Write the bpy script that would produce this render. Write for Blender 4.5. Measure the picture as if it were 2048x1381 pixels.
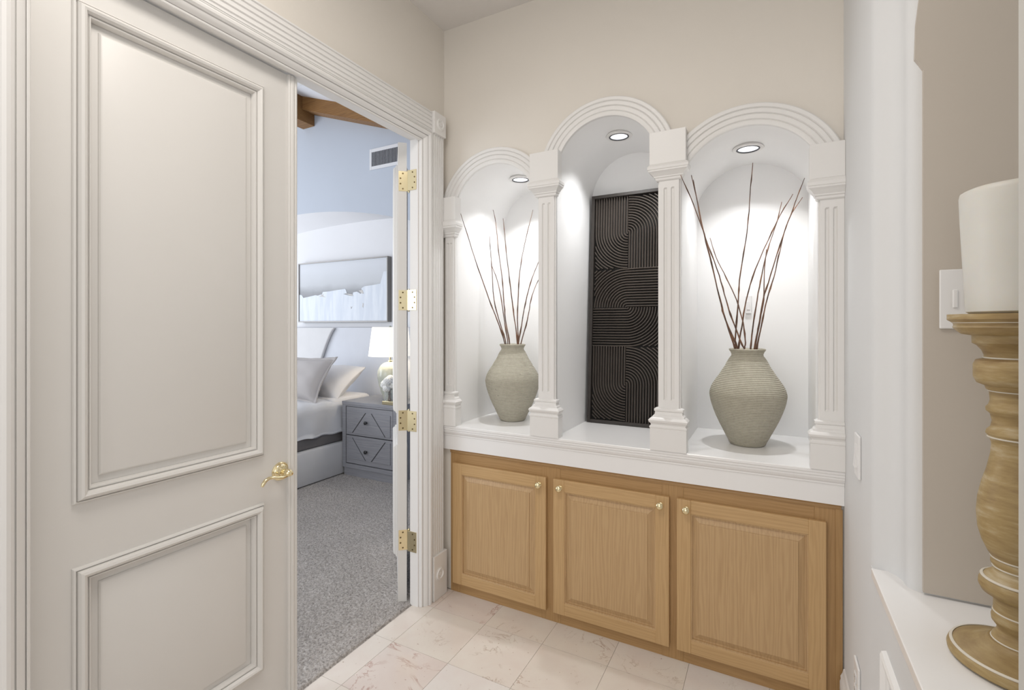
import bpy, bmesh, math, random
from mathutils import Vector, Matrix
R = math.radians
random.seed(7)
for o in list(bpy.data.objects): bpy.data.objects.remove(o)
SC = bpy.context.scene
COL = SC.collection
# ------------------------------------------------------------------ camera, world, lights, exposure
cam = bpy.data.cameras.new('camera'); camo = bpy.data.objects.new('camera', cam); COL.objects.link(camo)
camo.location = (0, 0, 1.45); camo.rotation_euler = (R(90), 0, R(28.0))
cam.sensor_width = 36; cam.lens = 971/2048*36; cam.shift_y = -38.5/2048; cam.clip_start = .02
SC.camera = camo
w = bpy.data.worlds.new('world'); SC.world = w; w.use_nodes = True
w.node_tree.nodes['Background'].inputs[0].default_value = (1.0, .99, .98, 1)
w.node_tree.nodes['Background'].inputs[1].default_value = .80
SC.view_settings.view_transform = 'Standard'; SC.view_settings.look = 'None'
SC.view_settings.exposure = 0.0; SC.view_settings.gamma = 1.0
def area(name, loc, rot, size, power, color, size_y=None, shape=None, spread=None):
    l = bpy.data.lights.new(name, 'AREA'); l.energy = power; l.color = color; l.size = size
    if size_y: l.shape = 'RECTANGLE'; l.size_y = size_y
    if shape: l.shape = shape
    if spread: l.spread = R(spread)
    o = bpy.data.objects.new(name, l); COL.objects.link(o); o.location = loc; o.rotation_euler = rot
    return o
area('hall_overhead_fill', (-.75, .55, 3.03), (0, 0, 0), .6, 17, (1, .95, .89))  # unseen soft light added over the hall
area('hall_fill', (-.5, -1.9, 1.7), (R(90), 0, 0), 1.6, 14, (.98, .985, 1.0), size_y=1.8)  # fill added behind the camera to brighten the hall, no window known
area('bedroom_side_fill', (-6.9, 1.6, 1.7), (0, R(-90), R(22)), 2.4, 92, (.84, .905, 1.0), size_y=2.6)  # added cool light standing in for an unseen window
area('bedroom_back_fill', (-3.6, -1.4, 1.8), (R(90), 0, R(5)), 1.8, 34, (.84, .91, 1.0), size_y=1.6)  # second cool fill added to brighten the bed wall, no window known
NICHES = [  # centre x, half width, arch centre z, arch radius, lamp z, lamp y, lamp power
    (-1.266, .25, 2.051, .25, 2.290, 2.485), (-.6785, .2435, 2.181, .2435, 2.413, 2.435), (-.089, .251, 1.999, .27, 2.259, 2.465)]
for (cx, hw, cz, cr, lz, ly) in NICHES:
    area('niche_lamp_light', (cx, ly, lz-.012), (0, 0, 0), .05, 2.6, (.97, .98, 1.0), shape='DISK', spread=116)

# ------------------------------------------------------------------ materials
def new_mat(name, col, rough=.5, metal=0, spec=.5):
    m = bpy.data.materials.new(name); m.use_nodes = True; nt = m.node_tree; b = nt.nodes['Principled BSDF']
    b.inputs['Base Color'].default_value = (*col, 1); b.inputs['Roughness'].default_value = rough
    b.inputs['Metallic'].default_value = metal; b.inputs['Specular IOR Level'].default_value = spec
    return m, nt, b
def N(nt, t, **kw):
    n = nt.nodes.new(t)
    for k, v in kw.items():
        if k.startswith('i_'): n.inputs[k[2:].replace('_', ' ')].default_value = v
        else: setattr(n, k, v)
    return n
def coords(nt, scale=(1, 1, 1), kind='Object', rot=(0, 0, 0)):
    tc = N(nt, 'ShaderNodeTexCoord'); mp = N(nt, 'ShaderNodeMapping'); mp.inputs['Scale'].default_value = scale
    mp.inputs['Rotation'].default_value = rot
    nt.links.new(tc.outputs[kind], mp.inputs[0]); return mp.outputs[0]
def ramp(nt, fac, stops):
    r = N(nt, 'ShaderNodeValToRGB'); e = r.color_ramp.elements
    while len(e) < len(stops): e.new(.5)
    for i, (p, c) in enumerate(stops): e[i].position = p; e[i].color = (*c, 1)
    nt.links.new(fac, r.inputs[0]); return r.outputs[0]
def bump(nt, b, h, strength=.2, dist=.01):
    n = N(nt, 'ShaderNodeBump'); n.inputs['Strength'].default_value = strength; n.inputs['Distance'].default_value = dist
    nt.links.new(h, n.inputs['Height']); nt.links.new(n.outputs[0], b.inputs['Normal'])
def noise(nt, vec, scale, detail=4, rough=.5, dist=0):
    n = N(nt, 'ShaderNodeTexNoise'); n.inputs['Scale'].default_value = scale; n.inputs['Detail'].default_value = detail
    n.inputs['Roughness'].default_value = rough; n.inputs['Distortion'].default_value = dist
    nt.links.new(vec, n.inputs['Vector']); return n.outputs['Fac']
def plain(name, col, rough=.5, metal=0, bs=0, bscale=60, var=.03, spec=.5):
    m, nt, b = new_mat(name, col, rough, metal, spec)
    v = coords(nt); n = noise(nt, v, 3.0)
    nt.links.new(ramp(nt, n, [(.3, tuple(c*(1-var) for c in col)), (.7, tuple(min(1, c*(1+var)) for c in col))]), b.inputs['Base Color'])
    if bs: bump(nt, b, noise(nt, v, bscale), bs, .004)
    return m
M = {}
M['trim'] = plain('white_trim_paint', (.79, .775, .755), .38, bs=0, bscale=40, var=.008)
M['door'] = plain('white_door_paint', (.71, .69, .66), .36, bs=0, bscale=40, var=.008)
M['cream'] = plain('cream_wall_paint', (.76, .715, .65), .8, bs=.06, bscale=90, var=.01)
M['cool_lit_wall'] = plain('cool_lit_cream_paint', (.67, .67, .665), .7, bs=.05, bscale=90, var=.01)  # cream wall whitened: its cool light is put into the colour
M['shaded_wall'] = plain('shaded_cream_paint', (.50, .447, .385), .8, bs=.05, bscale=90, var=.01)  # same cream paint darkened: the nook's shade is put into the colour
M['niche'] = plain('niche_white_paint', (.88, .875, .865), .7, bs=.03, bscale=90, var=.01)
M['ceiling'] = plain('ceiling_paint', (.74, .71, .68), .85, bs=.05, bscale=80, var=.01)
M['blue_wall'] = plain('pale_blue_wall_paint', (.50, .545, .62), .8, bs=.05, bscale=90, var=.01)
M['bed_white'] = plain('bedroom_white_paint', (.74, .745, .77), .75, bs=.04, bscale=90, var=.01)
M['sill'] = plain('white_sill_enamel', (.86, .85, .84), .22, bs=.01, bscale=30, var=.006)
M['plate'] = plain('white_plastic', (.78, .77, .76), .3, var=.004)
M['vent_grey'] = plain('vent_grey_paint', (.40, .41, .44), .5, var=.01)
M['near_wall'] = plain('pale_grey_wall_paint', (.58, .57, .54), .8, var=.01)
M['plate_dark'] = plain('grey_slot_plastic', (.30, .29, .28), .4, var=.004)
M['brass'] = plain('polished_brass', (.83, .72, .46), .17, 1, var=.03)
M['brass_dark'] = plain('brass_recess', (.16, .12, .06), .35, 1, var=.03)
M['black'] = plain('black_iron', (.02, .02, .022), .4, var=.05)
def oak(name, c0, c1, along='z', rough=.42):
    m, nt, b = new_mat(name, c0, rough)
    s = {'z': (1, 1, .09), 'x': (.09, 1, 1), 'y': (1, .09, 1)}[along]
    v = coords(nt, s); wv = N(nt, 'ShaderNodeTexWave'); wv.inputs['Scale'].default_value = 22
    wv.bands_direction = 'X' if along != 'x' else 'Z'
    wv.inputs['Distortion'].default_value = 14; wv.inputs['Detail'].default_value = 3; wv.inputs['Detail Scale'].default_value = 1.2
    nt.links.new(v, wv.inputs['Vector'])
    v2 = coords(nt, tuple(q*.25 if q < 1 else q for q in s)); f = noise(nt, v2, 160, 3)
    mx = N(nt, 'ShaderNodeMix'); mx.data_type = 'FLOAT'; mx.inputs[0].default_value = .72
    nt.links.new(wv.outputs['Fac'], mx.inputs[2]); nt.links.new(f, mx.inputs[3])
    nt.links.new(ramp(nt, mx.outputs[0], [(.25, c1), (.65, c0)]), b.inputs['Base Color'])
    bump(nt, b, f, .06, .002); return m
M['oak'] = oak('honey_oak_vertical', (.56, .365, .175), (.49, .31, .14))
M['oak_h'] = oak('honey_oak_horizontal', (.56, .365, .175), (.49, .31, .14), 'x')
M['oak_panel'] = oak('honey_oak_panel', (.54, .36, .185), (.46, .295, .145))
M['oak_frame'] = oak('honey_oak_frame', (.43, .26, .11), (.37, .215, .085), 'z')
M['oak_frame_h'] = oak('honey_oak_frame_horizontal', (.43, .26, .11), (.37, .215, .085), 'x')
M['beam'] = oak('cedar_beam', (.28, .145, .048), (.18, .085, .028), 'x', .6)
def marble(name, base, tint, seed, g0=.5, vw=.013):
    m, nt, b = new_mat(name, base, .10)
    tc = N(nt, 'ShaderNodeTexCoord'); mp = N(nt, 'ShaderNodeMapping'); mp.inputs['Location'].default_value = (seed, seed*2, 0)
    mp.inputs['Rotation'].default_value = (0, 0, seed*.9)
    nt.links.new(tc.outputs['Object'], mp.inputs[0]); v = mp.outputs[0]
    n1 = noise(nt, v, 4.2, 8, .62, 1.1)
    cloud = ramp(nt, noise(nt, v, 6, 6, .6, .4), [(.3, base), (.75, tuple(c*.90 if i else c*.95 for i, c in enumerate(base)))])
    d = N(nt, 'ShaderNodeMath', operation='SUBTRACT'); d.inputs[1].default_value = .5; nt.links.new(n1, d.inputs[0])
    ab = N(nt, 'ShaderNodeMath', operation='ABSOLUTE'); nt.links.new(d.outputs[0], ab.inputs[0])
    veins = ramp(nt, ab.outputs[0], [(0, (1, 1, 1)), (vw, (0, 0, 0))])
    gate = ramp(nt, noise(nt, v, 5.5, 3, .5), [(g0, (0, 0, 0)), (g0+.12, (.75, .75, .75))])
    mm = N(nt, 'ShaderNodeMath', operation='MULTIPLY'); nt.links.new(veins, mm.inputs[0]); nt.links.new(gate, mm.inputs[1])
    mix = N(nt, 'ShaderNodeMix'); mix.data_type = 'RGBA'; mix.inputs[7].default_value = (*tint, 1)
    nt.links.new(mm.outputs[0], mix.inputs[0]); nt.links.new(cloud, mix.inputs[6])
    sp = ramp(nt, noise(nt, v, 70, 2, .5), [(.26, (1, 1, 1)), (.29, (0, 0, 0))])
    sg = N(nt, 'ShaderNodeMath', operation='MULTIPLY'); sg.inputs[1].default_value = .6; nt.links.new(sp, sg.inputs[0])
    mix2 = N(nt, 'ShaderNodeMix'); mix2.data_type = 'RGBA'; mix2.inputs[7].default_value = (tint[0]*.8, tint[1]*.7, tint[2]*.6, 1)
    nt.links.new(sg.outputs[0], mix2.inputs[0]); nt.links.new(mix.outputs[2], mix2.inputs[6])
    nt.links.new(mix2.outputs[2], b.inputs['Base Color']); return m
MARB = [marble('cream_marble', (.74, .685, .61), (.40, .27, .20), 1.3, .52), marble('pink_marble', (.73, .66, .60), (.42, .23, .18), 4.1, .44, .02),
        marble('white_marble', (.77, .735, .69), (.50, .42, .36), 7.7, .56), marble('ivory_marble', (.76, .71, .64), (.43, .32, .25), 10.4)]
M['grout'] = plain('tile_grout', (.50, .45, .39), .9)
# carpet
m, nt, b = new_mat('grey_beige_carpet', (.3, .28, .26), 1.0, spec=.1)
v = coords(nt); n = noise(nt, v, 95, 4, .75); n2 = noise(nt, v, 2.6, 4)
c = ramp(nt, n, [(.36, (.33, .305, .288)), (.52, (.58, .54, .51)), (.66, (.74, .71, .69))])
mx = N(nt, 'ShaderNodeMix'); mx.data_type = 'RGBA'; mx.blend_type = 'MULTIPLY'; mx.inputs[0].default_value = .35
nt.links.new(c, mx.inputs[6]); nt.links.new(ramp(nt, n2, [(.35, (.7, .7, .7)), (.65, (1, 1, 1))]), mx.inputs[7])
nt.links.new(mx.outputs[2], b.inputs['Base Color']); bump(nt, b, n, .9, .012); M['carpet'] = m
# stoneware vases
m, nt, b = new_mat('ribbed_stoneware', (.45, .42, .34), .85)
v = coords(nt); wv = N(nt, 'ShaderNodeTexWave'); wv.bands_direction = 'Z'; wv.inputs['Scale'].default_value = 42
wv.inputs['Distortion'].default_value = .8; wv.inputs['Detail'].default_value = 2; wv.inputs['Detail Scale'].default_value = 6
nt.links.new(v, wv.inputs['Vector']); ns = noise(nt, v, 60, 5, .7)
mx = N(nt, 'ShaderNodeMix'); mx.data_type = 'FLOAT'; mx.inputs[0].default_value = .55
nt.links.new(wv.outputs['Fac'], mx.inputs[2]); nt.links.new(ns, mx.inputs[3])
col = ramp(nt, mx.outputs[0], [(.2, (.31, .285, .22)), (.5, (.43, .40, .32)), (.8, (.53, .50, .41))])
sp = ramp(nt, noise(nt, coords(nt, (1, 1, 1.6)), 55, 2), [(.24, (1, 1, 1)), (.27, (0, 0, 0))])
m2 = N(nt, 'ShaderNodeMix'); m2.data_type = 'RGBA'; m2.inputs[7].default_value = (.17, .15, .12, 1)
nt.links.new(sp, m2.inputs[0]); nt.links.new(col, m2.inputs[6]); nt.links.new(m2.outputs[2], b.inputs['Base Color'])
bump(nt, b, mx.outputs[0], .6, .005); M['vase'] = m
# twigs
m, nt, b = new_mat('brown_willow', (.13, .065, .035), .55)
v = coords(nt, (1, 1, .3)); nt.links.new(ramp(nt, noise(nt, v, 60, 3), [(.35, (.075, .04, .025)), (.7, (.24, .115, .06))]), b.inputs['Base Color']); M['twig'] = m
M['rib'] = plain('black_brown_carved_wood', (.074, .061, .052), .22, bs=.08, bscale=120, var=.25)
M['rib_frame'] = plain('dark_bronze_frame', (.032, .026, .022), .45, var=.15)
M['mdf'] = plain('backing_board', (.008, .007, .006), .8)
# whitewashed wood of the candlestick
m, nt, b = new_mat('whitewashed_turned_wood', (.45, .33, .18), .5)
v = coords(nt, (1, 1, 4)); a1 = noise(nt, v, 5, 6, .65, .6); v2 = coords(nt, (2, 2, 11)); a2 = noise(nt, v2, 8, 4, .6)
mx = N(nt, 'ShaderNodeMix'); mx.data_type = 'FLOAT'; mx.inputs[0].default_value = .4
nt.links.new(a1, mx.inputs[2]); nt.links.new(a2, mx.inputs[3])
nt.links.new(ramp(nt, mx.outputs[0], [(.34, (.22, .135, .05)), (.52, (.37, .265, .115)), (.70, (.55, .47, .33))]), b.inputs['Base Color'])
bump(nt, b, a2, .25, .003); M['candlewood'] = m
M['limewash'] = plain('white_limewash', (.66, .61, .52), .6, bs=.2, bscale=80, var=.08)
m, nt, b = new_mat('ivory_wax', (.74, .72, .66), .45); b.inputs['Subsurface Weight'].default_value = .35
b.inputs['Subsurface Radius'].default_value = (.03, .02, .012); b.inputs['Subsurface Scale'].default_value = .5
nt.links.new(ramp(nt, noise(nt, coords(nt), 6), [(.3, (.63, .615, .57)), (.7, (.68, .67, .625))]), b.inputs['Base Color']); M['wax'] = m
# bedroom
def cloth(name, c, sc=260, rough=.95):
    m, nt, b = new_mat(name, c, rough, spec=.2); v = coords(nt)
    nt.links.new(ramp(nt, noise(nt, v, 5, 4), [(.3, tuple(q*.95 for q in c)), (.7, c)]), b.inputs['Base Color'])
    bump(nt, b, noise(nt, v, sc, 2), .15, .002); return m
M['linen_white'] = cloth('white_linen', (.74, .73, .74)); M['linen_grey'] = cloth('oatmeal_linen', (.50, .475, .47))
M['duvet'] = cloth('pale_duvet', (.66, .67, .70)); M['box_spring'] = cloth('grey_box_spring', (.19, .18, .18))
M['uph'] = cloth('white_upholstery', (.68, .68, .69)); M['headboard'] = cloth('pale_headboard', (.66, .68, .73))
M['night'] = oak('grey_washed_wood', (.31, .31, .335), (.24, .245, .27), 'x', .5)
M['groove'] = plain('dark_groove_paint', (.05, .05, .055), .8)
M['ceramic'] = plain('pale_green_ceramic', (.50, .52, .45), .08, var=.06)
m, nt, b = new_mat('lit_lamp_shade', (.9, .86, .78), .9); b.inputs['Emission Color'].default_value = (1, .94, .84, 1); b.inputs['Emission Strength'].default_value = .62
bump(nt, b, noise(nt, coords(nt), 300), .05, .001); M['shade'] = m
m, nt, b = new_mat('lamp_glow', (1, 1, 1), .5); b.inputs['Emission Color'].default_value = (.90, .94, 1, 1)
b.inputs['Emission Strength'].default_value = .85; M['glow'] = m
m, nt, b = new_mat('clear_glass', (.95, .97, .97), .03); b.inputs['Transmission Weight'].default_value = .9; M['glass'] = m
M['petal'] = plain('white_petals', (.82, .82, .80), .8, var=.02)
# painting: flat washes of grey and white
m, nt, b = new_mat('grey_wash_canvas', (.6, .62, .64), .7)
tc = N(nt, 'ShaderNodeTexCoord'); sx = N(nt, 'ShaderNodeSeparateXYZ'); nt.links.new(tc.outputs['Generated'], sx.inputs[0])
ad = N(nt, 'ShaderNodeMath', operation='ADD'); nm = N(nt, 'ShaderNodeMath', operation='MULTIPLY'); nm.inputs[1].default_value = .12
nt.links.new(noise(nt, tc.outputs['Generated'], 5, 4), nm.inputs[0]); nt.links.new(sx.outputs['Z'], ad.inputs[0]); nt.links.new(nm.outputs[0], ad.inputs[1])
nt.links.new(ramp(nt, ad.outputs[0], [(.48, (.27, .275, .29)), (.57, (.33, .34, .36)), (.68, (.53, .55, .58)), (.95, (.62, .645, .69))]), b.inputs['Base Color']); M['canvas'] = m
m, nt, b = new_mat('white_brush_paint', (.66, .71, .80), .6)
v = coords(nt, (1, 1, .15)); bump(nt, b, noise(nt, v, 40, 4), .4, .004)
nt.links.new(ramp(nt, noise(nt, v, 18, 4), [(.4, (.62, .67, .75)), (.6, (.70, .745, .81))]), b.inputs['Base Color']); M['brush'] = m
M['frame_silver'] = plain('dark_silver_frame', (.23, .22, .21), .35, .5)

# ------------------------------------------------------------------ mesh helpers
class MB:
    def __init__(s): s.v = []; s.f = []
    def add(s, vs, fs):
        o = len(s.v); s.v += [tuple(v) for v in vs]; s.f += [tuple(i+o for i in f) for f in fs]; return s
    def box(s, x0, x1, y0, y1, z0, z1, bev=0):
        if x0 > x1: x0, x1 = x1, x0
        if y0 > y1: y0, y1 = y1, y0
        if z0 > z1: z0, z1 = z1, z0
        if bev <= 0:
            return s.add([(x, y, z) for x in (x0, x1) for y in (y0, y1) for z in (z0, z1)],
                         [(0, 1, 3, 2), (4, 6, 7, 5), (0, 4, 5, 1), (2, 3, 7, 6), (0, 2, 6, 4), (1, 5, 7, 3)])
        bm = bmesh.new(); bmesh.ops.create_cube(bm, size=1)
        for q in bm.verts: q.co = Vector(((x0+x1)/2+q.co.x*(x1-x0), (y0+y1)/2+q.co.y*(y1-y0), (z0+z1)/2+q.co.z*(z1-z0)))
        bmesh.ops.bevel(bm, geom=bm.edges[:], offset=bev, segments=2, affect='EDGES', profile=.5)
        bm.verts.index_update(); s.add([q.co[:] for q in bm.verts], [[q.index for q in f.verts] for f in bm.faces]); bm.free(); return s
    def lathe(s, prof, c=(0, 0, 0), n=32, axis='z', cap=True, rfun=None):
        vs = []; fs = []; k = len(prof)
        for i in range(n):
            a = 2*math.pi*i/n
            for (r, h) in prof:
                rr = r*(rfun(a, h) if rfun else 1)
                p = (rr*math.cos(a), rr*math.sin(a), h)
                if axis == 'x': p = (h, rr*math.cos(a), rr*math.sin(a))
                if axis == 'y': p = (rr*math.sin(a), h, rr*math.cos(a))
                vs.append((c[0]+p[0], c[1]+p[1], c[2]+p[2]))
        for i in range(n):
            j = (i+1) % n
            for q in range(k-1): fs.append((i*k+q, j*k+q, j*k+q+1, i*k+q+1))
        if cap:
            fs.append(tuple(i*k for i in range(n))[::-1]); fs.append(tuple(i*k+k-1 for i in range(n)))
        return s.add(vs, fs)
    def tube(s, pts, rad, n=8):
        P = [Vector(p) for p in pts]; k = len(P); rad = rad if isinstance(rad, (list, tuple)) else [rad]*k
        t = (P[1]-P[0]).normalized(); u = t.orthogonal().normalized(); vs = []; fs = []
        for i in range(k):
            t = (P[min(i+1, k-1)]-P[max(i-1, 0)]).normalized(); u = (u-t*u.dot(t)).normalized(); w_ = t.cross(u)
            for j in range(n):
                a = 2*math.pi*j/n; vs.append(P[i]+(u*math.cos(a)+w_*math.sin(a))*rad[i])
        for i in range(k-1):
            for j in range(n): fs.append((i*n+j, i*n+(j+1) % n, (i+1)*n+(j+1) % n, (i+1)*n+j))
        fs.append(tuple(range(n))[::-1]); fs.append(tuple((k-1)*n+j for j in range(n))); return s.add(vs, fs)
    def rings(s, rings, close=True, cap0=False, cap1=False):
        n = len(rings[0]); vs = [p for r in rings for p in r]; fs = []
        for i in range(len(rings)-1):
            for j in range(n if close else n-1):
                fs.append((i*n+j, i*n+(j+1) % n, (i+1)*n+(j+1) % n, (i+1)*n+j))
        if cap0: fs.append(tuple(range(n))[::-1])
        if cap1: fs.append(tuple((len(rings)-1)*n+j for j in range(n)))
        return s.add(vs, fs)
    def poly(s, pts, d):     # closed outline extruded by vector d
        k = len(pts); D = Vector(d)
        return s.add([tuple(p) for p in pts]+[tuple(Vector(p)+D) for p in pts],
                     [tuple(range(k)), tuple(range(2*k-1, k-1, -1))]+[(i, i+k, (i+1) % k+k, (i+1) % k) for i in range(k)])
def root_of(o):
    while o.parent: o = o.parent
    return o
def link(name, mb, mat, parent=None, smooth=None, local=False, bevel=0):
    off = Vector((0, 0, 0)) if (parent is None or local) else root_of(parent).location
    me = bpy.data.meshes.new(name); me.from_pydata([(a[0]-off.x, a[1]-off.y, a[2]-off.z) for a in mb.v], [], mb.f)
    bm = bmesh.new(); bm.from_mesh(me); bmesh.ops.recalc_face_normals(bm, faces=bm.faces[:]); bm.to_mesh(me); bm.free()
    me.materials.append(mat); o = bpy.data.objects.new(name, me); COL.objects.link(o)
    if parent: o.parent = parent
    if smooth is not None:
        me.shade_smooth()
        if smooth < 180: me.set_sharp_from_angle(angle=R(smooth))
    if bevel:
        md = o.modifiers.new('bevel', 'BEVEL'); md.width = bevel; md.segments = 2; md.limit_method = 'ANGLE'; md.angle_limit = R(40)
    return o
def thing(name, loc, label=None, cat=None, group=None, kind=None, rz=0):
    o = bpy.data.objects.new(name, None); COL.objects.link(o); o.location = loc; o.rotation_euler = (0, 0, rz); o.empty_display_size = .05
    return tag(o, label, cat, group, kind)
def tag(o, label=None, cat=None, group=None, kind=None):
    if label: o['label'] = label
    if cat: o['category'] = cat
    if group: o['group'] = group
    if kind: o['kind'] = kind
    return o
def struct(name, mb, mat, **k):
    return tag(link(name, mb, mat, **k), kind='structure')
def solid_mesh(name, mb, mat, label, cat, base, group=None, **k):     # single-mesh thing with its origin at its base
    mb2 = MB(); mb2.v = [(a[0]-base[0], a[1]-base[1], a[2]-base[2]) for a in mb.v]; mb2.f = mb.f
    o = link(name, mb2, mat, **k); o.location = base; return tag(o, label, cat, group)
def rect_loft(mb, a0, a1, b0, b1, prof, mp, cap=True):   # mitred rectangular rings; prof = [(inset, out)]; mp(a, b, out) -> xyz
    rs = [[mp(a0+i, b0+i, o), mp(a1-i, b0+i, o), mp(a1-i, b1-i, o), mp(a0+i, b1-i, o)] for (i, o) in prof]
    return mb.rings(rs, cap1=cap)
# ================================================================== STRUCTURE
XA, YB, XC, ZC = -1.60, 2.205, .245, 3.087       # hall wall planes and ceiling height
OY0, OY1, OZ = .485, 1.979, 2.415                # doorway in the left wall
YBACK = 2.74; SILL = .91
# floor with marble tiles as children
fl = MB(); fl.box(-1.64, .6, -2.2, 2.26, -.06, -.004); floor = struct('floor', fl, M['grout'])
xs = [-1.64, -1.527] + [-1.527+.305*k for k in range(1, 6)] + [.245]
ys = [1.71+.305*k for k in range(-12, 2)] + [2.2]
rnd = random.Random(3)
for j in range(len(ys)-1):
    for i in range(len(xs)-1):
        t_ = MB(); t_.box(xs[i]+.0007, xs[i+1]-.0007, ys[j]+.0007, ys[j+1]-.0007, -.01, 0, 0)
        k = rnd.choice([0, 0, 1, 3, 3, 2])
        k = {(1, 11): 1, (2, 11): 2, (0, 11): 3, (1, 12): 0, (2, 12): 3, (3, 12): 0, (2, 13): 0, (3, 11): 3}.get((i, j), k)
        link('tile', t_, MARB[k], floor)
# carpet of the bedroom: one surface with a real uneven pile
import numpy as np
def carpet():
    x0, x1, y0, y1 = -3.75, -1.642, .9, 3.9; nx, ny = 330, 470
    X, Y = np.meshgrid(np.linspace(x0, x1, nx), np.linspace(y0, y1, ny)); rs = np.random.RandomState(4)
    Z = .004+.007*rs.rand(ny, nx); Z[:, -1] = -.02; Z[:, -2] -= .004
    V = np.stack([X, Y, Z], -1).reshape(-1, 3); i = np.arange(ny*nx).reshape(ny, nx)
    F = np.stack([i[:-1, :-1], i[:-1, 1:], i[1:, 1:], i[1:, :-1]], -1).reshape(-1, 4)
    me = bpy.data.meshes.new('carpet'); me.from_pydata(V.tolist(), [], F.tolist()); me.shade_smooth(); me.materials.append(M['carpet'])
    o = bpy.data.objects.new('carpet', me); COL.objects.link(o)
    tag(o, 'grey beige cut pile carpet covering the bedroom floor beyond the doorway', 'carpet', kind='stuff')
carpet()
b = MB(); b.box(-7.2, -1.642, -1.5, 4.3, -.08, -.002); struct('floor_bedroom', b, M['carpet'])
# wall left (with the doorway)
b = MB(); b.box(-1.65, XA, -2.2, OY0-.02, 0, ZC); b.box(-1.65, XA, OY1+.02, 2.26, 0, ZC); b.box(-1.65, XA, OY0-.02, OY1+.02, OZ+.02, ZC)
struct('wall_left', b, M['cream'])
b = MB(); b.box(-1.82, .6, -2.2, 2.26, ZC, ZC+.08); struct('ceiling', b, M['ceiling'])
# wall back with three arched openings: columns of quads from the opening up to the ceiling
def opening_top(x):
    for (cx, hw, cz, cr, lz, ly) in NICHES:
        if cx-hw <= x <= cx+hw: return cz+math.sqrt(max(0, cr*cr-(x-cx)**2))
    return None
b = MB(); XS = []
cuts = [-1.65]
for (cx, hw, *_r) in NICHES: cuts += [cx-hw-.004, cx+hw+.004]
cuts.append(.262)
for q in range(len(cuts)-1):
    a0, a1 = cuts[q], cuts[q+1]
    if q % 2 == 0: b.box(a0, a1, YB, YB+.06, 0, ZC)
    else:
        cx, hw, cz, cr = NICHES[q//2][:4]; hw += .004; cr += .004; n = 40
        a = [cx+hw*math.cos(math.pi*(1-t/n)) for t in range(n+1)]
        for t in range(n):
            z0, z1 = (cz+math.sqrt(max(0, cr*cr-(x-cx)**2)) for x in (a[t], a[t+1]))
            b.add([(a[t], YB, z0), (a[t+1], YB, z1), (a[t+1], YB, ZC), (a[t], YB, ZC), (a[t], YB+.06, z0), (a[t+1], YB+.06, z1), (a[t+1], YB+.06, ZC), (a[t], YB+.06, ZC)],
                  [(0, 1, 2, 3), (5, 4, 7, 6), (0, 4, 5, 1)])
        b.box(a0, a1, YB, YB+.06, 0, SILL-.06)
struct('wall_back', b, M['cream'])
# the three niches: jambs, vault, back
for i, (cx, hw, cz, cr, lz, ly) in enumerate(NICHES):
    n = 48; a_max = math.asin(min(1, hw/cr)); pts = [(cx-hw, SILL-.05)]
    for t in range(n+1):
        a = -a_max+2*a_max*t/n; pts.append((cx+cr*math.sin(a), cz+cr*math.cos(a)))
    pts.append((cx+hw, SILL-.05))
    b = MB(); k = len(pts)
    f_ = [(x, YB-.004, z) for x, z in pts]; g_ = [(x, YBACK, z) for x, z in pts]
    o_ = [(x+(x-cx)/hw*.02, YB-.004, z+(.02 if z > cz else 0)) for x, z in pts]; p_ = [(x+(x-cx)/hw*.02, YBACK+.02, z+(.02 if z > cz else 0)) for x, z in pts]
    b.rings([f_, g_], close=False); b.rings([p_, o_], close=False); b.rings([o_, f_], close=False)
    b.add(g_, [tuple(range(k))]); b.add(p_, [tuple(range(k))])
    o = link('wall_niche', b, M['niche'], smooth=30); tag(o, kind='structure')
# wall right, up to the nook, with a soft bullnose corner
def arc(cx, cy, r, a0, a1, n=8): return [(cx+r*math.cos(R(a0+(a1-a0)*t/n)), cy+r*math.sin(R(a0+(a1-a0)*t/n))) for t in range(n+1)]
out = [(XC, 2.26), (XC, 1.65), (.2475, 1.632), (.255, 1.618), (.267, 1.608), (.280, 1.598), (.292, 1.583), (.299, 1.563)] + arc(.330, 1.543, .030, 180, 270)[0:] + [(1.3, 1.513), (1.3, 2.26)]
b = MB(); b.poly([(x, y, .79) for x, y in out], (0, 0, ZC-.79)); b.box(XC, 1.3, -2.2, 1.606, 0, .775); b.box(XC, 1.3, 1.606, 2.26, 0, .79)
struct('wall_right', b, M['cool_lit_wall'], smooth=40)
# shade-darkened cream nook face in front of it: straight edge, then a small step out and an arch line
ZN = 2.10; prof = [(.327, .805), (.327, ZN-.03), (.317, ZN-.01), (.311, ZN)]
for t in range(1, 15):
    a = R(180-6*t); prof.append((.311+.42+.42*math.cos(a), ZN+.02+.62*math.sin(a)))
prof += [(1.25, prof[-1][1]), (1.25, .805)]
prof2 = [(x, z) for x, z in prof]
b = MB(); b.poly([(x, 1.503, z) for x, z in prof2], (0, .011, 0)); struct('wall_nook', b, M['shaded_wall'])
b = MB(); b.box(.334, .75, .55, 1.015, .80, ZC); struct('wall_nook_near', b, M['near_wall'])
# shelf of the nook
b = MB(); b.add([(.238, 1.612, z) for z in (.775, .80)], [])
b = MB(); b.poly([(.240, -.6, .775), (.240, 1.606, .775), (1.25, 1.606, .775), (1.25, -.6, .775)], (0, 0, .0235))
struct('trim_1', b, M['sill'], bevel=.002)
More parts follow.
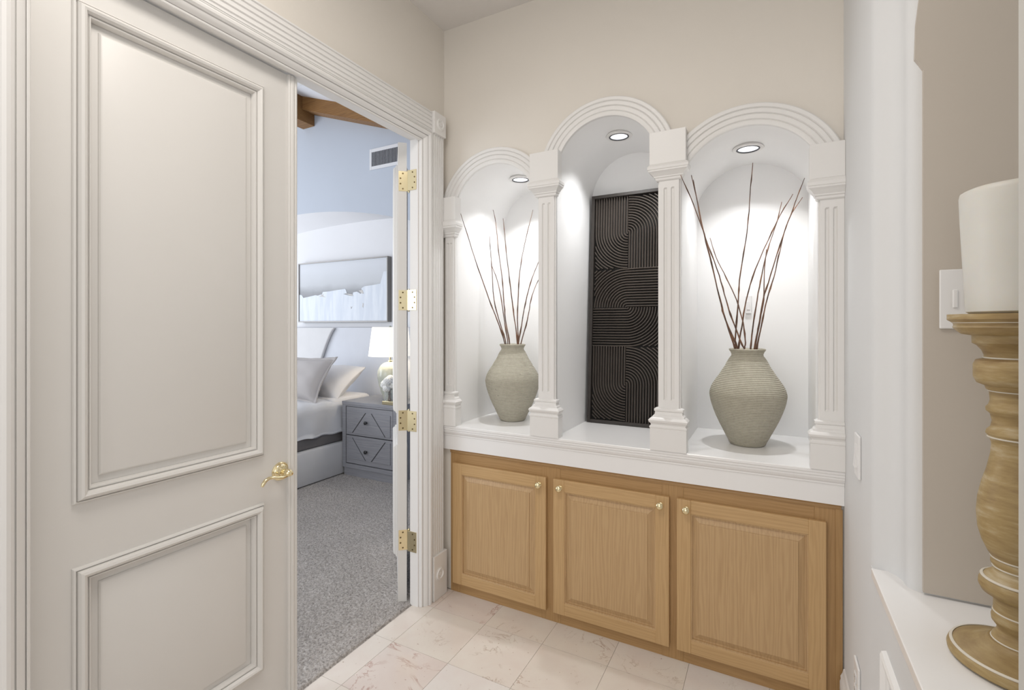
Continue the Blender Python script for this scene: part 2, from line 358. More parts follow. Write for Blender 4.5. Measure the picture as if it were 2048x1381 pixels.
# baseboards
def base_prof(): return [(0, 0), (.016, 0), (.016, .125), (.013, .135), (.014, .145), (.008, .158), (.005, .172), (0, .176)]
b = MB(); b.rings([[(XC-d, y, z) for d, z in base_prof()] for y in (1.0, 2.172)], cap0=True, cap1=True); struct('baseboard_right', b, M['trim'])
b = MB(); b.rings([[(XA+d, y, z) for d, z in base_prof()] for y in (2.14, 2.196)], cap0=True, cap1=True); struct('baseboard_left', b, M['trim'])
# raised moulding frame below the nook shelf
b = MB(); rect_loft(b, .60, 1.444, .20, .673, [(0, 0), (.002, .010), (.008, .014), (.014, .010), (.02, .012), (.026, .006), (.030, .005), (.033, 0)], lambda a, c, o: (XC-o, a, c), cap=False)
struct('trim_2', b, M['trim'], smooth=30)

# ------------------------------------------------------------------ door casing of the left wall
CI = [(0, 0), (0, .014), (.003, .019), (.007, .021), (.009, .021), (.0095, .014), (.012, .014), (.0125, .022), (.018, .028), (.026, .035), (.032, .038), (.0325, .032), (.036, .032), (.0365, .040), (.044, .046), (.052, .048), (.059, .045), (.064, .038), (.0645, .030), (.068, .030), (.0685, .037), (.074, .038)]
def flute_prof(u0, u1, top, n, dep):
    p = [(u0, 0), (u0, top)]; s_ = (u1-u0)/n
    for k in range(n):
        a = u0+k*s_
        p += [(a+s_*.28, top), (a+s_*.38, top-dep), (a+s_*.62, top-dep), (a+s_*.72, top)]
    return p+[(u1, top), (u1, 0)]
CF = flute_prof(0, .094, .040, 5, .005)
X0 = -1.602
cas = thing('trim_3', (XA, 1.0, 0), kind='structure')
Yr, Zr = OY1+.006, OZ-.010                        # inner edge of the casing
yl = OY0+.008
b = MB()   # mitred inner moulding: up the right side, over the head, down the left
b.rings([[(X0+o, Yr+u*.92, 0) for u, o in CI], [(X0+o, Yr+u*.92, Zr+u*.86) for u, o in CI], [(X0+o, yl-u, Zr+u*.86) for u, o in CI], [(X0+o, yl-u, 0) for u, o in CI]], cap0=True, cap1=True)
link('inner_moulding', b, M['trim'], cas, smooth=22)
yb, zb = Yr+.068, Zr+.074*.86
b = MB(); b.rings([[(X0+o, yb+u, .235) for u, o in CF], [(X0+o, yb+u, zb-.002) for u, o in CF]], cap0=True, cap1=True); link('fluted_board', b, M['trim'], cas)
b = MB(); b.rings([[(X0+o, yl-.074-u, 0) for u, o in CF], [(X0+o, yl-.074-u, zb+.1) for u, o in CF]], cap0=True, cap1=True); link('fluted_board', b, M['trim'], cas)
CF2 = flute_prof(0, .103, .040, 5, .005)
b = MB(); b.rings([[(X0+o, y, zb+u) for u, o in CF2] for y in (yb-.001, yl-.16)], cap0=True, cap1=True); link('fluted_board', b, M['trim'], cas)
def rosette(parent, y, z, x, r):
    q = MB(); q.lathe([(0.0001, .004), (r*.28, .004), (r*.34, .001), (r*.55, .001), (r*.62, .006), (r*.78, .006), (r*.86, .001), (r, .001), (r*1.0, -.004)][::-1], (x, y, z), 32, 'x', cap=False)
    link('rosette', q, M['trim'], parent, smooth=50)
b = MB(); b.box(X0, -1.549, yb-.002, yb+.1, zb-.006, zb+.109, .003); cb = link('corner_block', b, M['trim'], cas); rosette(cb, yb+.049, zb+.052, -1.5485, .036)
b = MB(); b.box(X0, -1.552, yb-.002, yb+.115, 0, .235, .003); cb = link('plinth_block', b, M['trim'], cas); rosette(cb, yb+.05, .13, -1.5515, .036)
# jamb lining and door stop
b = MB(); b.box(-1.652, -1.601, OY1, OY1+.02, 0, OZ+.01); b.box(-1.652, -1.601, OY0-.02, OY0, 0, OZ+.01); b.box(-1.652, -1.601, OY0-.02, OY1+.02, OZ, OZ+.02)
link('jamb', b, M['trim'], cas)

# ------------------------------------------------------------------ door leaves (same construction, local frame: u from hinge side, out = hall side)
W, T, HT = .742, .045, 2.408
def leaf(root, mp, hall_only=False):
    st, rails = .100, [(0.008, .205), (.803, .98), (2.315, HT)]
    def bx(b_, u0, u1, z0, z1, o0=-T, o1=0):
        p = [mp(u, z, o) for u in (u0, u1) for z in (z0, z1) for o in (o0, o1)]
        b_.add(p, [(0, 1, 3, 2), (4, 6, 7, 5), (0, 4, 5, 1), (2, 3, 7, 6), (0, 2, 6, 4), (1, 5, 7, 3)])
    b_ = MB(); bx(b_, 0, st, .008, HT); bx(b_, W-st, W, .008, HT)
    for z0, z1 in rails: bx(b_, st, W-st, z0, z1)
    slab = link('door_slab', b_, M['door'], root, local=True)
    for (z0, z1) in ((.205, .803), (.98, 2.315)):
        for sgn in (1, -1):
            f = (lambda a, c, o: mp(a, c, o)) if sgn > 0 else (lambda a, c, o: mp(a, c, -T-o))
            sc_ = 1 if sgn > 0 else .35
            q = MB(); rect_loft(q, st-.004, W-st+.004, z0-.004, z1+.004, [(a_, o_*sc_) for a_, o_ in [(0, 0), (.000, .005), (.002, .009), (.006, .011), (.0065, .006), (.009, .006), (.0095, .014), (.014, .021), (.020, .024), (.026, .021), (.031, .013), (.0315, .007), (.034, .007), (.0345, .011), (.038, .010), (.041, .003), (.0415, -.010)]], f, cap=False)
            link('panel_moulding', q, M['door'], slab, smooth=24, local=True)
            q = MB(); rect_loft(q, st+.02, W-st-.02, z0+.02, z1-.02, [(0, -.012), (.037, -.0095), (.0375, -.006), (.041, -.002), (.046, 0)], f)
            link('raised_panel', q, M['door'], slab, smooth=25, local=True)
    return slab
def hinge_set(root, pin, parent_leaf=True): pass
# closed leaf
d1 = thing('door_1', (-1.628, OY0+.004, 0), kind='structure')
leaf(d1, lambda u, z, o: (o, u, z))
AP = [(0, -.01), (0, .010), (.006, .013), (.010, .010), (.013, .013), (.019, .015), (.025, .013), (.028, .010), (.033, .013), (.039, .010), (.040, -.02)]
b = MB(); b.rings([[(o, .742+u, z) for u, o in AP] for z in (.01, HT)], cap0=True, cap1=True); link('astragal', b, M['door'], d1, smooth=25, local=True)
# lever handle of the closed leaf
hy, hz = 1.203-(OY0+.004), .903
b = MB(); b.lathe([(.0345, 0), (.0345, .003), (.030, .007), (.0285, .007), (.026, .011), (.018, .014), (.0165, .020), (.013, .022)], (0.0, hy, hz), 36, 'x')
hd = link('lever_handle', b, M['brass'], d1, smooth=40, local=True)
b = MB(); b.lathe([(.012, .018), (.012, .03), (.014, .034), (.0145, .050), (.012, .056), (.008, .060), (.0085, .064), (.005, .067)], (0, hy, hz), 28, 'x')
b.tube([(.045, hy, hz), (.047, hy-.012, hz-.008), (.048, hy-.028, hz-.011), (.048, hy-.046, hz-.007), (.047, hy-.062, hz-.001), (.046, hy-.078, hz+.001), (.046, hy-.092, hz-.004), (.045, hy-.100, hz-.014), (.044, hy-.1035, hz-.023)], [.009, .0085, .0075, .0065, .006, .006, .0065, .0065, .0045], 12)
link('lever', b, M['brass'], hd, smooth=50, local=True)
b = MB(); b.lathe([(.0035, 0), (.0035, .0105)], (.0005, hy+.001, hz+.024), 12, 'x'); link('keyhole', b, M['black'], hd, local=True)
# open leaf: swung through the doorway into the bedroom
PIN = Vector((-1.670, 1.990, 0)); ANG = R(138)
d2 = thing('door_2', PIN, kind='structure', rz=-ANG)
# closed pose around the pin: leaf runs along -Y; hall face at +x .055, edge at y -.004
leaf(d2, lambda u, z, o: (.055+o, -.004-u, z))
HZ = (2.206, 1.584, .955, .330)
for z in HZ:
    b = MB()
    for k in range(5): b.lathe([(.0062, z-.0525+k*.021+.0006), (.0062, z-.0525+(k+1)*.021-.0006)], (0, 0, 0), 16)
    b.lathe([(.0001, z-.061), (.004, z-.059), (.0058, z-.0535)], (0, 0, 0), 16); b.lathe([(.0058, z+.0535), (.004, z+.059), (.0001, z+.061)], (0, 0, 0), 16)
    h = link('hinge', b, M['brass'], d2, smooth=40, local=True)
    b = MB(); b.box(.003, .052, -.0045, -.0022, z-.0525, z+.0525, .0006); link('hinge_plate', b, M['brass'], h, local=True)
    # jamb plate lies on the jamb: expressed in the rotated frame
    def w2l(x, y): q = Matrix.Rotation(ANG, 3, 'Z') @ Vector((x-PIN.x, y-PIN.y, 0)); return (q.x, q.y)
    b = MB(); c4 = [w2l(-1.668, OY1-.0005), (w2l(-1.610, OY1-.0005)), w2l(-1.610, OY1-.003), w2l(-1.668, OY1-.003)]
    b.poly([(x, y, z-.0525) for x, y in c4], (0, 0, .105)); link('hinge_plate', b, M['brass'], h, local=True)
    b = MB()
    for k, zz in enumerate((-.040, -.014, .014, .040)):
        xx = .018 if k in (0, 3) else .011
        if k in (0, 3): xx = .016
        b.lathe([(.0045, -.0021), (.0040, -.0012), (.0001, -.0015)], (.030 if k in (0, 3) else .042, 0, z+zz), 12, 'y')
        x_, y_ = w2l(-1.634 if k in (0, 3) else -1.621, OY1-.0030)
        dx, dy = w2l(-1.634 if k in (0, 3) else -1.621, OY1-.0042)
        b.tube([(x_, y_, z+zz), (dx, dy, z+zz)], .004, 10)
    link('hinge_screws', b, M['brass_dark'], h, local=True)
# ================================================================== CABINET, SILL, PILASTERS, ARCHES
cab = thing('cabinet', (-.652, 2.19, 0), 'honey oak base cabinet with three raised panel doors under the white sill', 'cabinet')
CX0, CX1, CF_ = -1.548, .236, 2.196
b = MB(); b.box(CX0, CX1, CF_+.02, 2.26, .0, .775); link('body', b, M['oak_frame'], cab)
DO = [(-1.524, -.970), (-.931, -.387), (-.355, .188)]
fr = [(CX0, -1.49, 0, .772, 'oak'), (-1.0, -.90, 0, .772, 'oak'), (-.42, -.33, 0, .772, 'oak'), (.15, CX1, 0, .772, 'oak')]
for (x0, x1, z0, z1, mt) in fr:
    b = MB(); b.box(x0, x1, CF_, CF_+.022, z0, z1, .0012); link('face_stile', b, M['oak_frame'], cab)
for (x0, x1) in ((-1.49, -1.0), (-.90, -.42), (-.33, .15)):
    for (z0, z1) in ((.0, .08), (.68, .772)):
        b = MB(); b.box(x0, x1, CF_+.0008, CF_+.022, z0, z1, .001); link('face_rail', b, M['oak_frame_h'], cab)
b = MB(); b.rings([[(x, CF_-d, z) for d, z in ((-.002, .755), (.004, .757), (.006, .762), (.005, .768), (.012, .776), (-.002, .776))] for x in (CX0, CX1)], cap0=True, cap1=True)
link('top_moulding', b, M['oak_frame_h'], cab)
b = MB(); b.box(CX1-.018, CX1+.005, CF_-.004, CF_, 0, .757, .0015); link('scribe_strip', b, M['oak_frame'], cab)
D0, D1 = .055, .706; SW = .058
for k, (x0, x1) in enumerate(DO):
    yf = CF_-.020
    b = MB(); b.box(x0, x0+SW, yf, CF_-.001, D0, D1, .0025)
    door = link('door', b, M['oak'], cab)
    b = MB(); b.box(x1-SW, x1, yf, CF_-.001, D0, D1, .0025); link('door_stile', b, M['oak'], door)
    for (z0, z1) in ((D0, D0+SW), (D1-SW, D1)):
        b = MB(); b.box(x0+SW-.001, x1-SW+.001, yf+.0008, CF_-.001, z0, z1, .0025); link('door_rail', b, M['oak_h'], door)
    b = MB(); rect_loft(b, x0+SW-.003, x1-SW+.003, D0+SW-.003, D1-SW+.003,
        [(0, .0), (.004, -.003), (.008, -.004), (.0085, -.011), (.014, -.012), (.036, -.0035), (.0365, .000), (.038, .0008)], lambda a, c, o: (a, yf+.001-o, c))
    link('raised_panel', b, M['oak_panel'], door, smooth=20)
    for kx in {0: [-1.004], 1: [-.894, -.423], 2: [-.315]}[k]:
        b = MB(); b.lathe([(.0105, 0), (.0105, -.002), (.0055, -.004), (.0052, -.012), (.009, -.015), (.0145, -.020), (.0155, -.026), (.012, -.031), (.0055, -.0335), (.0001, -.034)], (kx, yf, .668), 24, 'y', cap=False)
        link('knob', b, M['brass'], door, smooth=40)
# white sill with its moulded front
SP = [(2.2655, SILL), (2.158, SILL), (2.156, SILL-.003), (2.156, SILL-.012), (2.160, SILL-.015), (2.160, SILL-.024), (2.164, SILL-.027), (2.164, SILL-.034), (2.169, SILL-.044), (2.174, SILL-.050), (2.174, SILL-.056), (2.178, SILL-.058), (2.178, .777), (2.2655, .777)]
sill = thing('sill', (-.66, 2.2, .777), 'long glossy white sill running under the three arched niches above the oak cabinet', 'shelf')
b = MB(); b.rings([[(x, y, z) for y, z in SP] for x in (-1.599, .2445)], cap0=True, cap1=True); link('front_moulding', b, M['sill'], sill)
for (cx, hw, *_r) in NICHES:
    b = MB(); b.box(cx-hw+.0005, cx+hw-.0005, 2.2655, YBACK-.0005, SILL-.04, SILL); link('niche_floor', b, M['sill'], sill)
# pilasters
def ring_stack(b_, x0, x1, y0, y1, prof, wall=None):      # mitred around the left, front and right sides
    b_.rings([[(x0-e, y1, z), (x0-e, y0-e, z), (x1+e if wall is None else wall, y0-e, z), (x1+e if wall is None else wall, y1, z)] for e, z in prof], cap0=True, cap1=True)
PL = [('leftmost of the four white fluted pilasters, short, beside the doorway casing', -1.578, -1.514, 1.936, 2.020, 2.144, 2, -1.597, None),
      ('tall white fluted pilaster between the left vase niche and the middle niche', -1.016, -.922, 2.086, 2.157, 2.296, 2, None, None),
      ('tall white fluted pilaster between the dark carved panel and the right vase niche', -.435, -.340, 2.086, 2.150, 2.290, 2, None, None),
      ('rightmost of the four white fluted pilasters, against the right wall', .162, .2445, 1.932, 2.004, 2.135, 2, None, .2445)]
for (lab, x0, x1, zc0, zc1, zt, nf, lim0, lim1) in PL:
    p = thing('pilaster', ((x0+x1)/2, 2.19, SILL), lab, 'pilaster', 'white pilasters between the niches')
    e0 = .028
    l0 = x0 if lim0 is None else x0; l1 = x1 if lim1 is None else x1-.03
    y0 = 2.178; y1 = 2.2045
    # shaft with two grooves between plain ends
    c = (x0+x1)/2; gw = .0075; gs = (x1-x0)*.16
    pr = [(x0, y1), (x0, y0+.012), (x0+.006, y0+.012), (x0+.006, y0)]
    for g in (c-gs, c+gs): pr += [(g-gw, y0), (g-gw*.5, y0+.007), (g+gw*.5, y0+.007), (g+gw, y0)]
    pr += [(x1-.006, y0), (x1-.006, y0+.012), (x1, y0+.012), (x1, y1)]
    fl = [(x0, y1), (x0, y0+.012), (x0+.006, y0+.012), (x0+.006, y0)]
    for g in (c-gs, c+gs): fl += [(g-gw, y0), (g-gw*.5, y0), (g+gw*.5, y0), (g+gw, y0)]
    fl += [(x1-.006, y0), (x1-.006, y0+.012), (x1, y0+.012), (x1, y1)]
    if lim1 is not None: pr = pr[:-4]+[(x1, y0), (x1, y1), (x1, y1)]; fl = fl[:-4]+[(x1, y0), (x1, y1), (x1, y1)]
    zz = [1.085, 1.125, 1.131, zc0-.040, zc0-.034, zc0+.005]
    b = MB(); b.rings([[(x, y, z) for x, y in (fl, fl, pr, pr, fl, fl)[i]] for i, z in enumerate(zz)], cap0=True, cap1=True); link('shaft', b, M['trim'], p)
    # base
    b = MB(); ring_stack(b, x0, l1, y0, y1, [(.028, SILL+.0005), (.028, 1.006), (.030, 1.008), (.030, 1.014), (.024, 1.020), (.026, 1.026), (.032, 1.033), (.034, 1.041), (.028, 1.048), (.019, 1.053), (.018, 1.058), (.011, 1.064), (.009, 1.076), (.013, 1.080), (.013, 1.088), (.003, 1.092)], lim1)
    link('base', b, M['trim'], p)
    # capital and impost block
    h = zc1-zc0; ew = .034
    b = MB(); ring_stack(b, x0, l1, y0, y1, [(.004, zc0-.004), (.008, zc0), (.009, zc0+h*.10), (.014, zc0+h*.16), (.014, zc0+h*.22), (.026, zc0+h*.42), (.034, zc0+h*.52), (.034, zc0+h*.60), (.037, zc0+h*.64), (.038, zc0+h*.80), (.034, zc0+h*.90), (.028, zc0+h), (.024, zc0+h+.001)], lim1)
    link('capital', b, M['trim'], p)
    b = MB(); b.box(x0-(.030 if x0 > -1.57 else .022), (x1+.026 if lim1 is None else x1), 2.150, y1, zc1, zt, .0015); link('impost_block', b, M['trim'], p)
# arch mouldings
AR = [(-1.276, 2.050, .2465, .327, 2.146, 2.146, 'small fluted white arch over the left vase niche'),
      (-.681, 2.183, .240, .324, 2.297, 2.292, 'highest fluted white arch over the middle niche with the dark panel'),
      (-.087, 1.997, .268, .352, 2.148, 2.136, 'wide fluted white arch over the right vase niche')]
for (cx, cz, r0, r1, zl, zr, lab) in AR:
    D = r1-r0; P_ = [(0, 0), (0, .016), (.05, .018), (.20, .018), (.24, .015), (.28, .020), (.47, .021), (.51, .017), (.55, .023), (.72, .024), (.76, .020), (.80, .026), (.95, .027), (1.0, .024), (1.0, 0)]
    a0 = math.asin(min(1, (zl-cz)/r1)); a1 = math.pi-math.asin(min(1, (zr-cz)/r1)); n = 56; rs = []
    aL = math.pi-math.asin((zl-cz-.02)/r1); aR = math.asin((zr-cz-.02)/r1)
    for t in range(n+1):
        a = aL+(aR-aL)*t/n; rs.append([])
        for (f, o) in P_:
            r = r0+f*D; x = cx+r*math.cos(a); z = cz+r*math.sin(a)
            rs[-1].append((min(x, .2435), YB-.0005-o, z))
    b = MB(); b.rings(rs, cap0=True, cap1=True)
    o = solid_mesh('arch_moulding', b, M['trim'], lab, 'arch', (cx, YB, cz), 'white arch mouldings over the niches', smooth=30)
# recessed lamps in the vaults
for (cx, hw, cz, cr, lz, ly), lab in zip(NICHES, ('round recessed spotlight in the vault of the left vase niche', 'round recessed spotlight in the vault above the dark carved panel', 'round recessed spotlight in the vault of the right vase niche')):
    t_ = thing('recessed_light', (cx, ly, lz), lab, 'spotlight', 'spotlights in the niche vaults')
    b = MB(); b.lathe([(.058, .012), (.064, .004), (.066, .0), (.064, -.003), (.050, -.003), (.047, .0), (.046, .012)], (cx, ly, lz), 40, cap=False); link('trim_ring', b, M['trim'], t_, smooth=40)
    b = MB(); b.lathe([(.0490, -.004), (.0490, .001), (.0435, .001), (.0435, -.004), (.0490, -.004)], (cx, ly, lz), 40, cap=False); link('inner_ring', b, M['black'], t_, smooth=40)
    b = MB(); b.lathe([(.0435, .0005), (.0001, .004)], (cx, ly, lz), 40, cap=False); link('lens', b, M['glow'], t_, smooth=40)
# ================================================================== VASES AND TWIGS
VP = [(.002, 0), (.070, 0), (.076, .006), (.080, .016), (.103, .062), (.131, .121), (.1515, .178), (.159, .213), (.160, .232), (.152, .260), (.138, .285), (.121, .310), (.094, .354), (.076, .390), (.067, .402), (.066, .410), (.070, .420), (.076, .428), (.077, .432), (.073, .435), (.066, .432), (.060, .420), (.060, .40), (.07, .37), (.07, .30), (.002, .30)]
def vase(cx, cy, s, lab):
    b = MB()
    pts = []
    for i in range(len(VP)-1):          # refine for rounder shoulders
        pts.append(VP[i])
        if 3 <= i <= 12: pts.append(((VP[i][0]+VP[i+1][0])/2+.0008, (VP[i][1]+VP[i+1][1])/2))
    pts.append(VP[-1])
    b.lathe([(r*s, SILL+.0008+h) for r, h in pts], (cx, cy, 0), 96, cap=False)
    return solid_mesh('vase', b, M['vase'], lab, 'vase', (cx, cy, SILL), 'ribbed stoneware vases in the niches', smooth=60)
vase(-1.306, 2.463, .975, 'beige ribbed stoneware vase in the left niche, partly hidden by the pilaster')
vase(-.0924, 2.460, 1.0, 'beige ribbed stoneware vase in the right niche, fully visible')
TW3 = [
  [(-0.334, 2.147, 2.088), (-0.301, 2.179, 2.001), (-0.257, 2.227, 1.869), (-0.236, 2.26, 1.775), (-0.196, 2.334, 1.565), (-0.176, 2.364, 1.477), (-0.145, 2.41, 1.337), (-0.14, 2.41, 1.2)] ,
  [(-0.326, 2.346, 2.176), (-0.299, 2.361, 2.044), (-0.278, 2.376, 1.911), (-0.249, 2.387, 1.814), (-0.206, 2.403, 1.681), (-0.178, 2.415, 1.569), (-0.152, 2.426, 1.477), (-0.113, 2.439, 1.364), (-0.103, 2.442, 1.336), (-0.102, 2.442, 1.2)] ,
  [(-0.321, 2.422, 2.148), (-0.304, 2.426, 2.045), (-0.265, 2.434, 1.841), (-0.206, 2.444, 1.578), (-0.178, 2.449, 1.464), (-0.151, 2.454, 1.335), (-0.145, 2.454, 1.2)] ,
  [(-0.26, 2.555, 1.88), (-0.232, 2.541, 1.783), (-0.184, 2.526, 1.677), (-0.14, 2.511, 1.572), (-0.111, 2.495, 1.464), (-0.1, 2.481, 1.372), (-0.106, 2.475, 1.335), (-0.105, 2.475, 1.2)] ,
  [(-0.067, 2.365, 2.162), (-0.076, 2.375, 2.059), (-0.085, 2.389, 1.923), (-0.099, 2.4, 1.811), (-0.122, 2.415, 1.657), (-0.127, 2.423, 1.568), (-0.138, 2.436, 1.436), (-0.144, 2.445, 1.335), (-0.139, 2.445, 1.2)] ,
  [(0.046, 2.517, 2.012), (0.027, 2.51, 1.921), (-0.01, 2.502, 1.799), (-0.033, 2.493, 1.683), (-0.053, 2.485, 1.569), (-0.071, 2.476, 1.432), (-0.079, 2.469, 1.336), (-0.08, 2.469, 1.2)] ,
  [(0.087, 2.422, 2.02), (0.044, 2.426, 1.944), (0.008, 2.43, 1.867), (-0.058, 2.437, 1.704), (-0.095, 2.444, 1.568), (-0.115, 2.449, 1.443), (-0.129, 2.454, 1.335), (-0.125, 2.454, 1.2)] ,
  [(0.128, 2.384, 2.073), (0.104, 2.39, 2.006), (0.083, 2.396, 1.94), (0.049, 2.405, 1.839), (0.002, 2.42, 1.672), (-0.028, 2.429, 1.566), (-0.042, 2.438, 1.463), (-0.063, 2.448, 1.337), (-0.066, 2.448, 1.2)] ,
  [(0.129, 2.555, 2.031), (0.088, 2.547, 1.964), (0.064, 2.54, 1.901), (0.04, 2.528, 1.796), (0.015, 2.514, 1.673), (-0.013, 2.502, 1.569), (-0.035, 2.489, 1.455), (-0.055, 2.475, 1.336), (-0.059, 2.475, 1.2)] ,
  [(-0.014, 2.46, 1.793), (-0.022, 2.46, 1.704), (-0.026, 2.46, 1.567), (-0.042, 2.46, 1.466), (-0.061, 2.46, 1.337), (-0.064, 2.46, 1.2)] ,
]
TW1 = [
  [(-1.502, 2.213, 2.085), (-1.469, 2.262, 1.915), (-1.437, 2.305, 1.765), (-1.395, 2.352, 1.596), (-1.363, 2.383, 1.484), (-1.332, 2.421, 1.343), (-1.329, 2.421, 1.2)] ,
  [(-1.456, 2.498, 2.14), (-1.436, 2.495, 2.065), (-1.413, 2.488, 1.892), (-1.386, 2.482, 1.734), (-1.371, 2.477, 1.602), (-1.357, 2.472, 1.485), (-1.326, 2.466, 1.343), (-1.324, 2.466, 1.2)] ,
  [(-1.346, 2.422, 2.063), (-1.338, 2.426, 1.983), (-1.331, 2.429, 1.895), (-1.315, 2.436, 1.741), (-1.299, 2.443, 1.598), (-1.285, 2.448, 1.484), (-1.27, 2.454, 1.345), (-1.274, 2.454, 1.2)] ,
  [(-1.458, 2.46, 1.98), (-1.451, 2.46, 1.897), (-1.444, 2.46, 1.808), (-1.427, 2.46, 1.602), (-1.384, 2.46, 1.456), (-1.346, 2.46, 1.343), (-1.342, 2.46, 1.2)] ,
  [(-1.444, 2.46, 1.805), (-1.407, 2.46, 1.718), (-1.377, 2.46, 1.601), (-1.354, 2.46, 1.456), (-1.334, 2.46, 1.343), (-1.331, 2.46, 1.2)] ,
  [(-1.202, 2.517, 2.116), (-1.243, 2.507, 1.951), (-1.268, 2.498, 1.819), (-1.279, 2.492, 1.715), (-1.282, 2.485, 1.6), (-1.282, 2.478, 1.484), (-1.271, 2.469, 1.344), (-1.274, 2.469, 1.2)] ,
  [(-1.09, 2.403, 1.849), (-1.13, 2.411, 1.773), (-1.17, 2.419, 1.688), (-1.202, 2.428, 1.595), (-1.23, 2.438, 1.484), (-1.261, 2.451, 1.345), (-1.265, 2.451, 1.2)] ,
  [(-1.129, 2.536, 1.798), (-1.181, 2.52, 1.688), (-1.21, 2.508, 1.599), (-1.225, 2.492, 1.484), (-1.25, 2.472, 1.344), (-1.256, 2.472, 1.2)] ,
]
CS=[(0.1038,1.4725),(0.1038,1.4622),(0.0954,1.4561),(0.0939,1.4520),(0.0954,1.4470),(0.0894,1.4399),(0.0820,1.4339),(0.0674,1.4311),(0.0667,1.4161),(0.0602,1.4123),(0.0530,1.4026),(0.0495,1.3929),(0.0502,1.3869),(0.0616,1.3835),(0.0652,1.3743),(0.0652,1.3504),(0.0602,1.3389),(0.0488,1.3338),(0.0467,1.3271),(0.0425,1.3236),(0.0411,1.3051),(0.0432,1.2970),(0.0474,1.2917),(0.0467,1.2849),(0.0411,1.2796),(0.0383,1.2663),(0.0404,1.2543),(0.0460,1.2476),(0.0474,1.2415),(0.0425,1.2344),(0.0390,1.2222),(0.0404,1.2024),(0.0460,1.1720),(0.0530,1.1459),(0.0587,1.1150),(0.0609,1.0847),(0.0587,1.0555),(0.0530,1.0324),(0.0446,1.0123),(0.0404,1.0057),(0.0376,1.0027),(0.0404,0.9969),(0.0404,0.9920),(0.0362,0.9856),(0.0362,0.9778),(0.0488,0.9676),(0.0573,0.9559),(0.0580,0.9467),(0.0537,0.9363),(0.0376,0.9265),(0.0362,0.9193),(0.0369,0.9005),(0.0397,0.8896),(0.0390,0.8811),(0.0314,0.8706),(0.0320,0.8625),(0.0383,0.8540),(0.0397,0.8475),(0.0439,0.8388),]

def twig(pts, lab, grp, seed):
    rr = random.Random(seed); P = [Vector(p) for p in pts]; Q = []
    vc = Vector((-.0924, 2.460, 0)) if 'right' in grp else Vector((-1.306, 2.463, 0))
    for p in P:                                  # keep the stem inside the neck
        if p.z < 1.36:
            d_ = Vector((p.x-vc.x, p.y-vc.y)); lim = .050 if p.z > 1.3 else .040
            if d_.length > lim: d_ *= lim/d_.length; p.x, p.y = vc.x+d_.x, vc.y+d_.y
    for i in range(len(P)-1):
        p0 = P[max(i-1, 0)]; p1 = P[i]; p2 = P[i+1]; p3 = P[min(i+2, len(P)-1)]
        for t in (0, .25, .5, .75):
            Q.append(.5*((2*p1)+(p2-p0)*t+(2*p0-5*p1+4*p2-p3)*t*t+(3*p1-p0-3*p2+p3)*t**3)+Vector((rr.uniform(-.0009, .0009), rr.uniform(-.0009, .0009), 0)))
    Q.append(P[-1]); n = len(Q)
    rad = [(.0014+.0023*(i/n)**.9)*rr.uniform(.9, 1.12) for i in range(n)]
    for i in range(3, n-4, 5): rad[i] *= 1.45          # nodes
    b = MB(); b.tube(Q, rad, 7); base = tuple(P[-1])
    return solid_mesh('twig', b, M['twig'], lab, 'twig', base, grp, smooth=60)
L3 = ['brown twig in the right vase leaning furthest left, tip beside the pilaster', 'second twig from the left in the right vase, its tip the highest on the left', 'thin twig in the right vase running close behind the two leftmost ones',
      'short dark twig curving left from the right vase, tip about halfway up', 'tall upright twig in the middle of the right vase with a brightly lit tip', 'dark straight twig in the right vase, tip just right of the middle',
      'thin twig sweeping across to the right from the left side of the right vase', 'tallest twig leaning right from the right vase, tip at the pilaster', 'rightmost twig in the right vase, tip bending out below the tallest one',
      'shortest thin twig standing right of the middle in the right vase']
L1 = ['twig in the left vase leaning furthest left with its tip beside the short pilaster', 'tallest upright twig in the left vase, slightly left of its middle', 'upright twig in the left vase just right of the tallest one',
      'thin straight twig in the left vase, tip halfway up, left of the tallest one', 'short side twig in the left vase branching low on the left', 'tall bent twig in the left vase curving up to the right, tip near the pilaster',
      'short twig in the left vase passing behind the pilaster edge', 'rightmost short twig in the left vase, end hidden by the pilaster']
for i, p in enumerate(TW3): twig(p, L3[i], 'twigs in the right vase', 30+i)
for i, p in enumerate(TW1): twig(p, L1[i], 'twigs in the left vase', 60+i)
# ================================================================== CARVED PANEL
AW, AH = .420, 1.285
panel = thing('carved_wall_panel', (-.905, 2.606, SILL+.001), 'tall near black carved wood panel of curved parallel ribs leaning in the middle niche', 'wall art')
lean = math.atan(.085/AH); panel.rotation_euler = (-lean, 0, 0)
def lb(x0, x1, y0, y1, z0, z1, bev=0): return MB().box(x0, x1, y0, y1, z0, z1, bev)
link('backing', lb(.01, AW-.01, .014, .022, .01, AH-.01), M['mdf'], panel, local=True)
FW = .018
for (x0, x1, z0, z1) in ((0, FW, 0, AH), (AW-FW, AW, 0, AH), (FW, AW-FW, 0, FW), (FW, AW-FW, AH-FW, AH)):
    link('frame', lb(x0, x1, -.012, .024, z0, z1, .0015), M['rib_frame'], panel, local=True)
IX0, IX1, IZ0, IZ1 = FW, AW-FW, FW, AH-FW; IW = IX1-IX0; CXm = (IX0+IX1)/2; hw_ = IW/2
IH = IZ1-IZ0; hA = IH*.328; hB = IH*.172
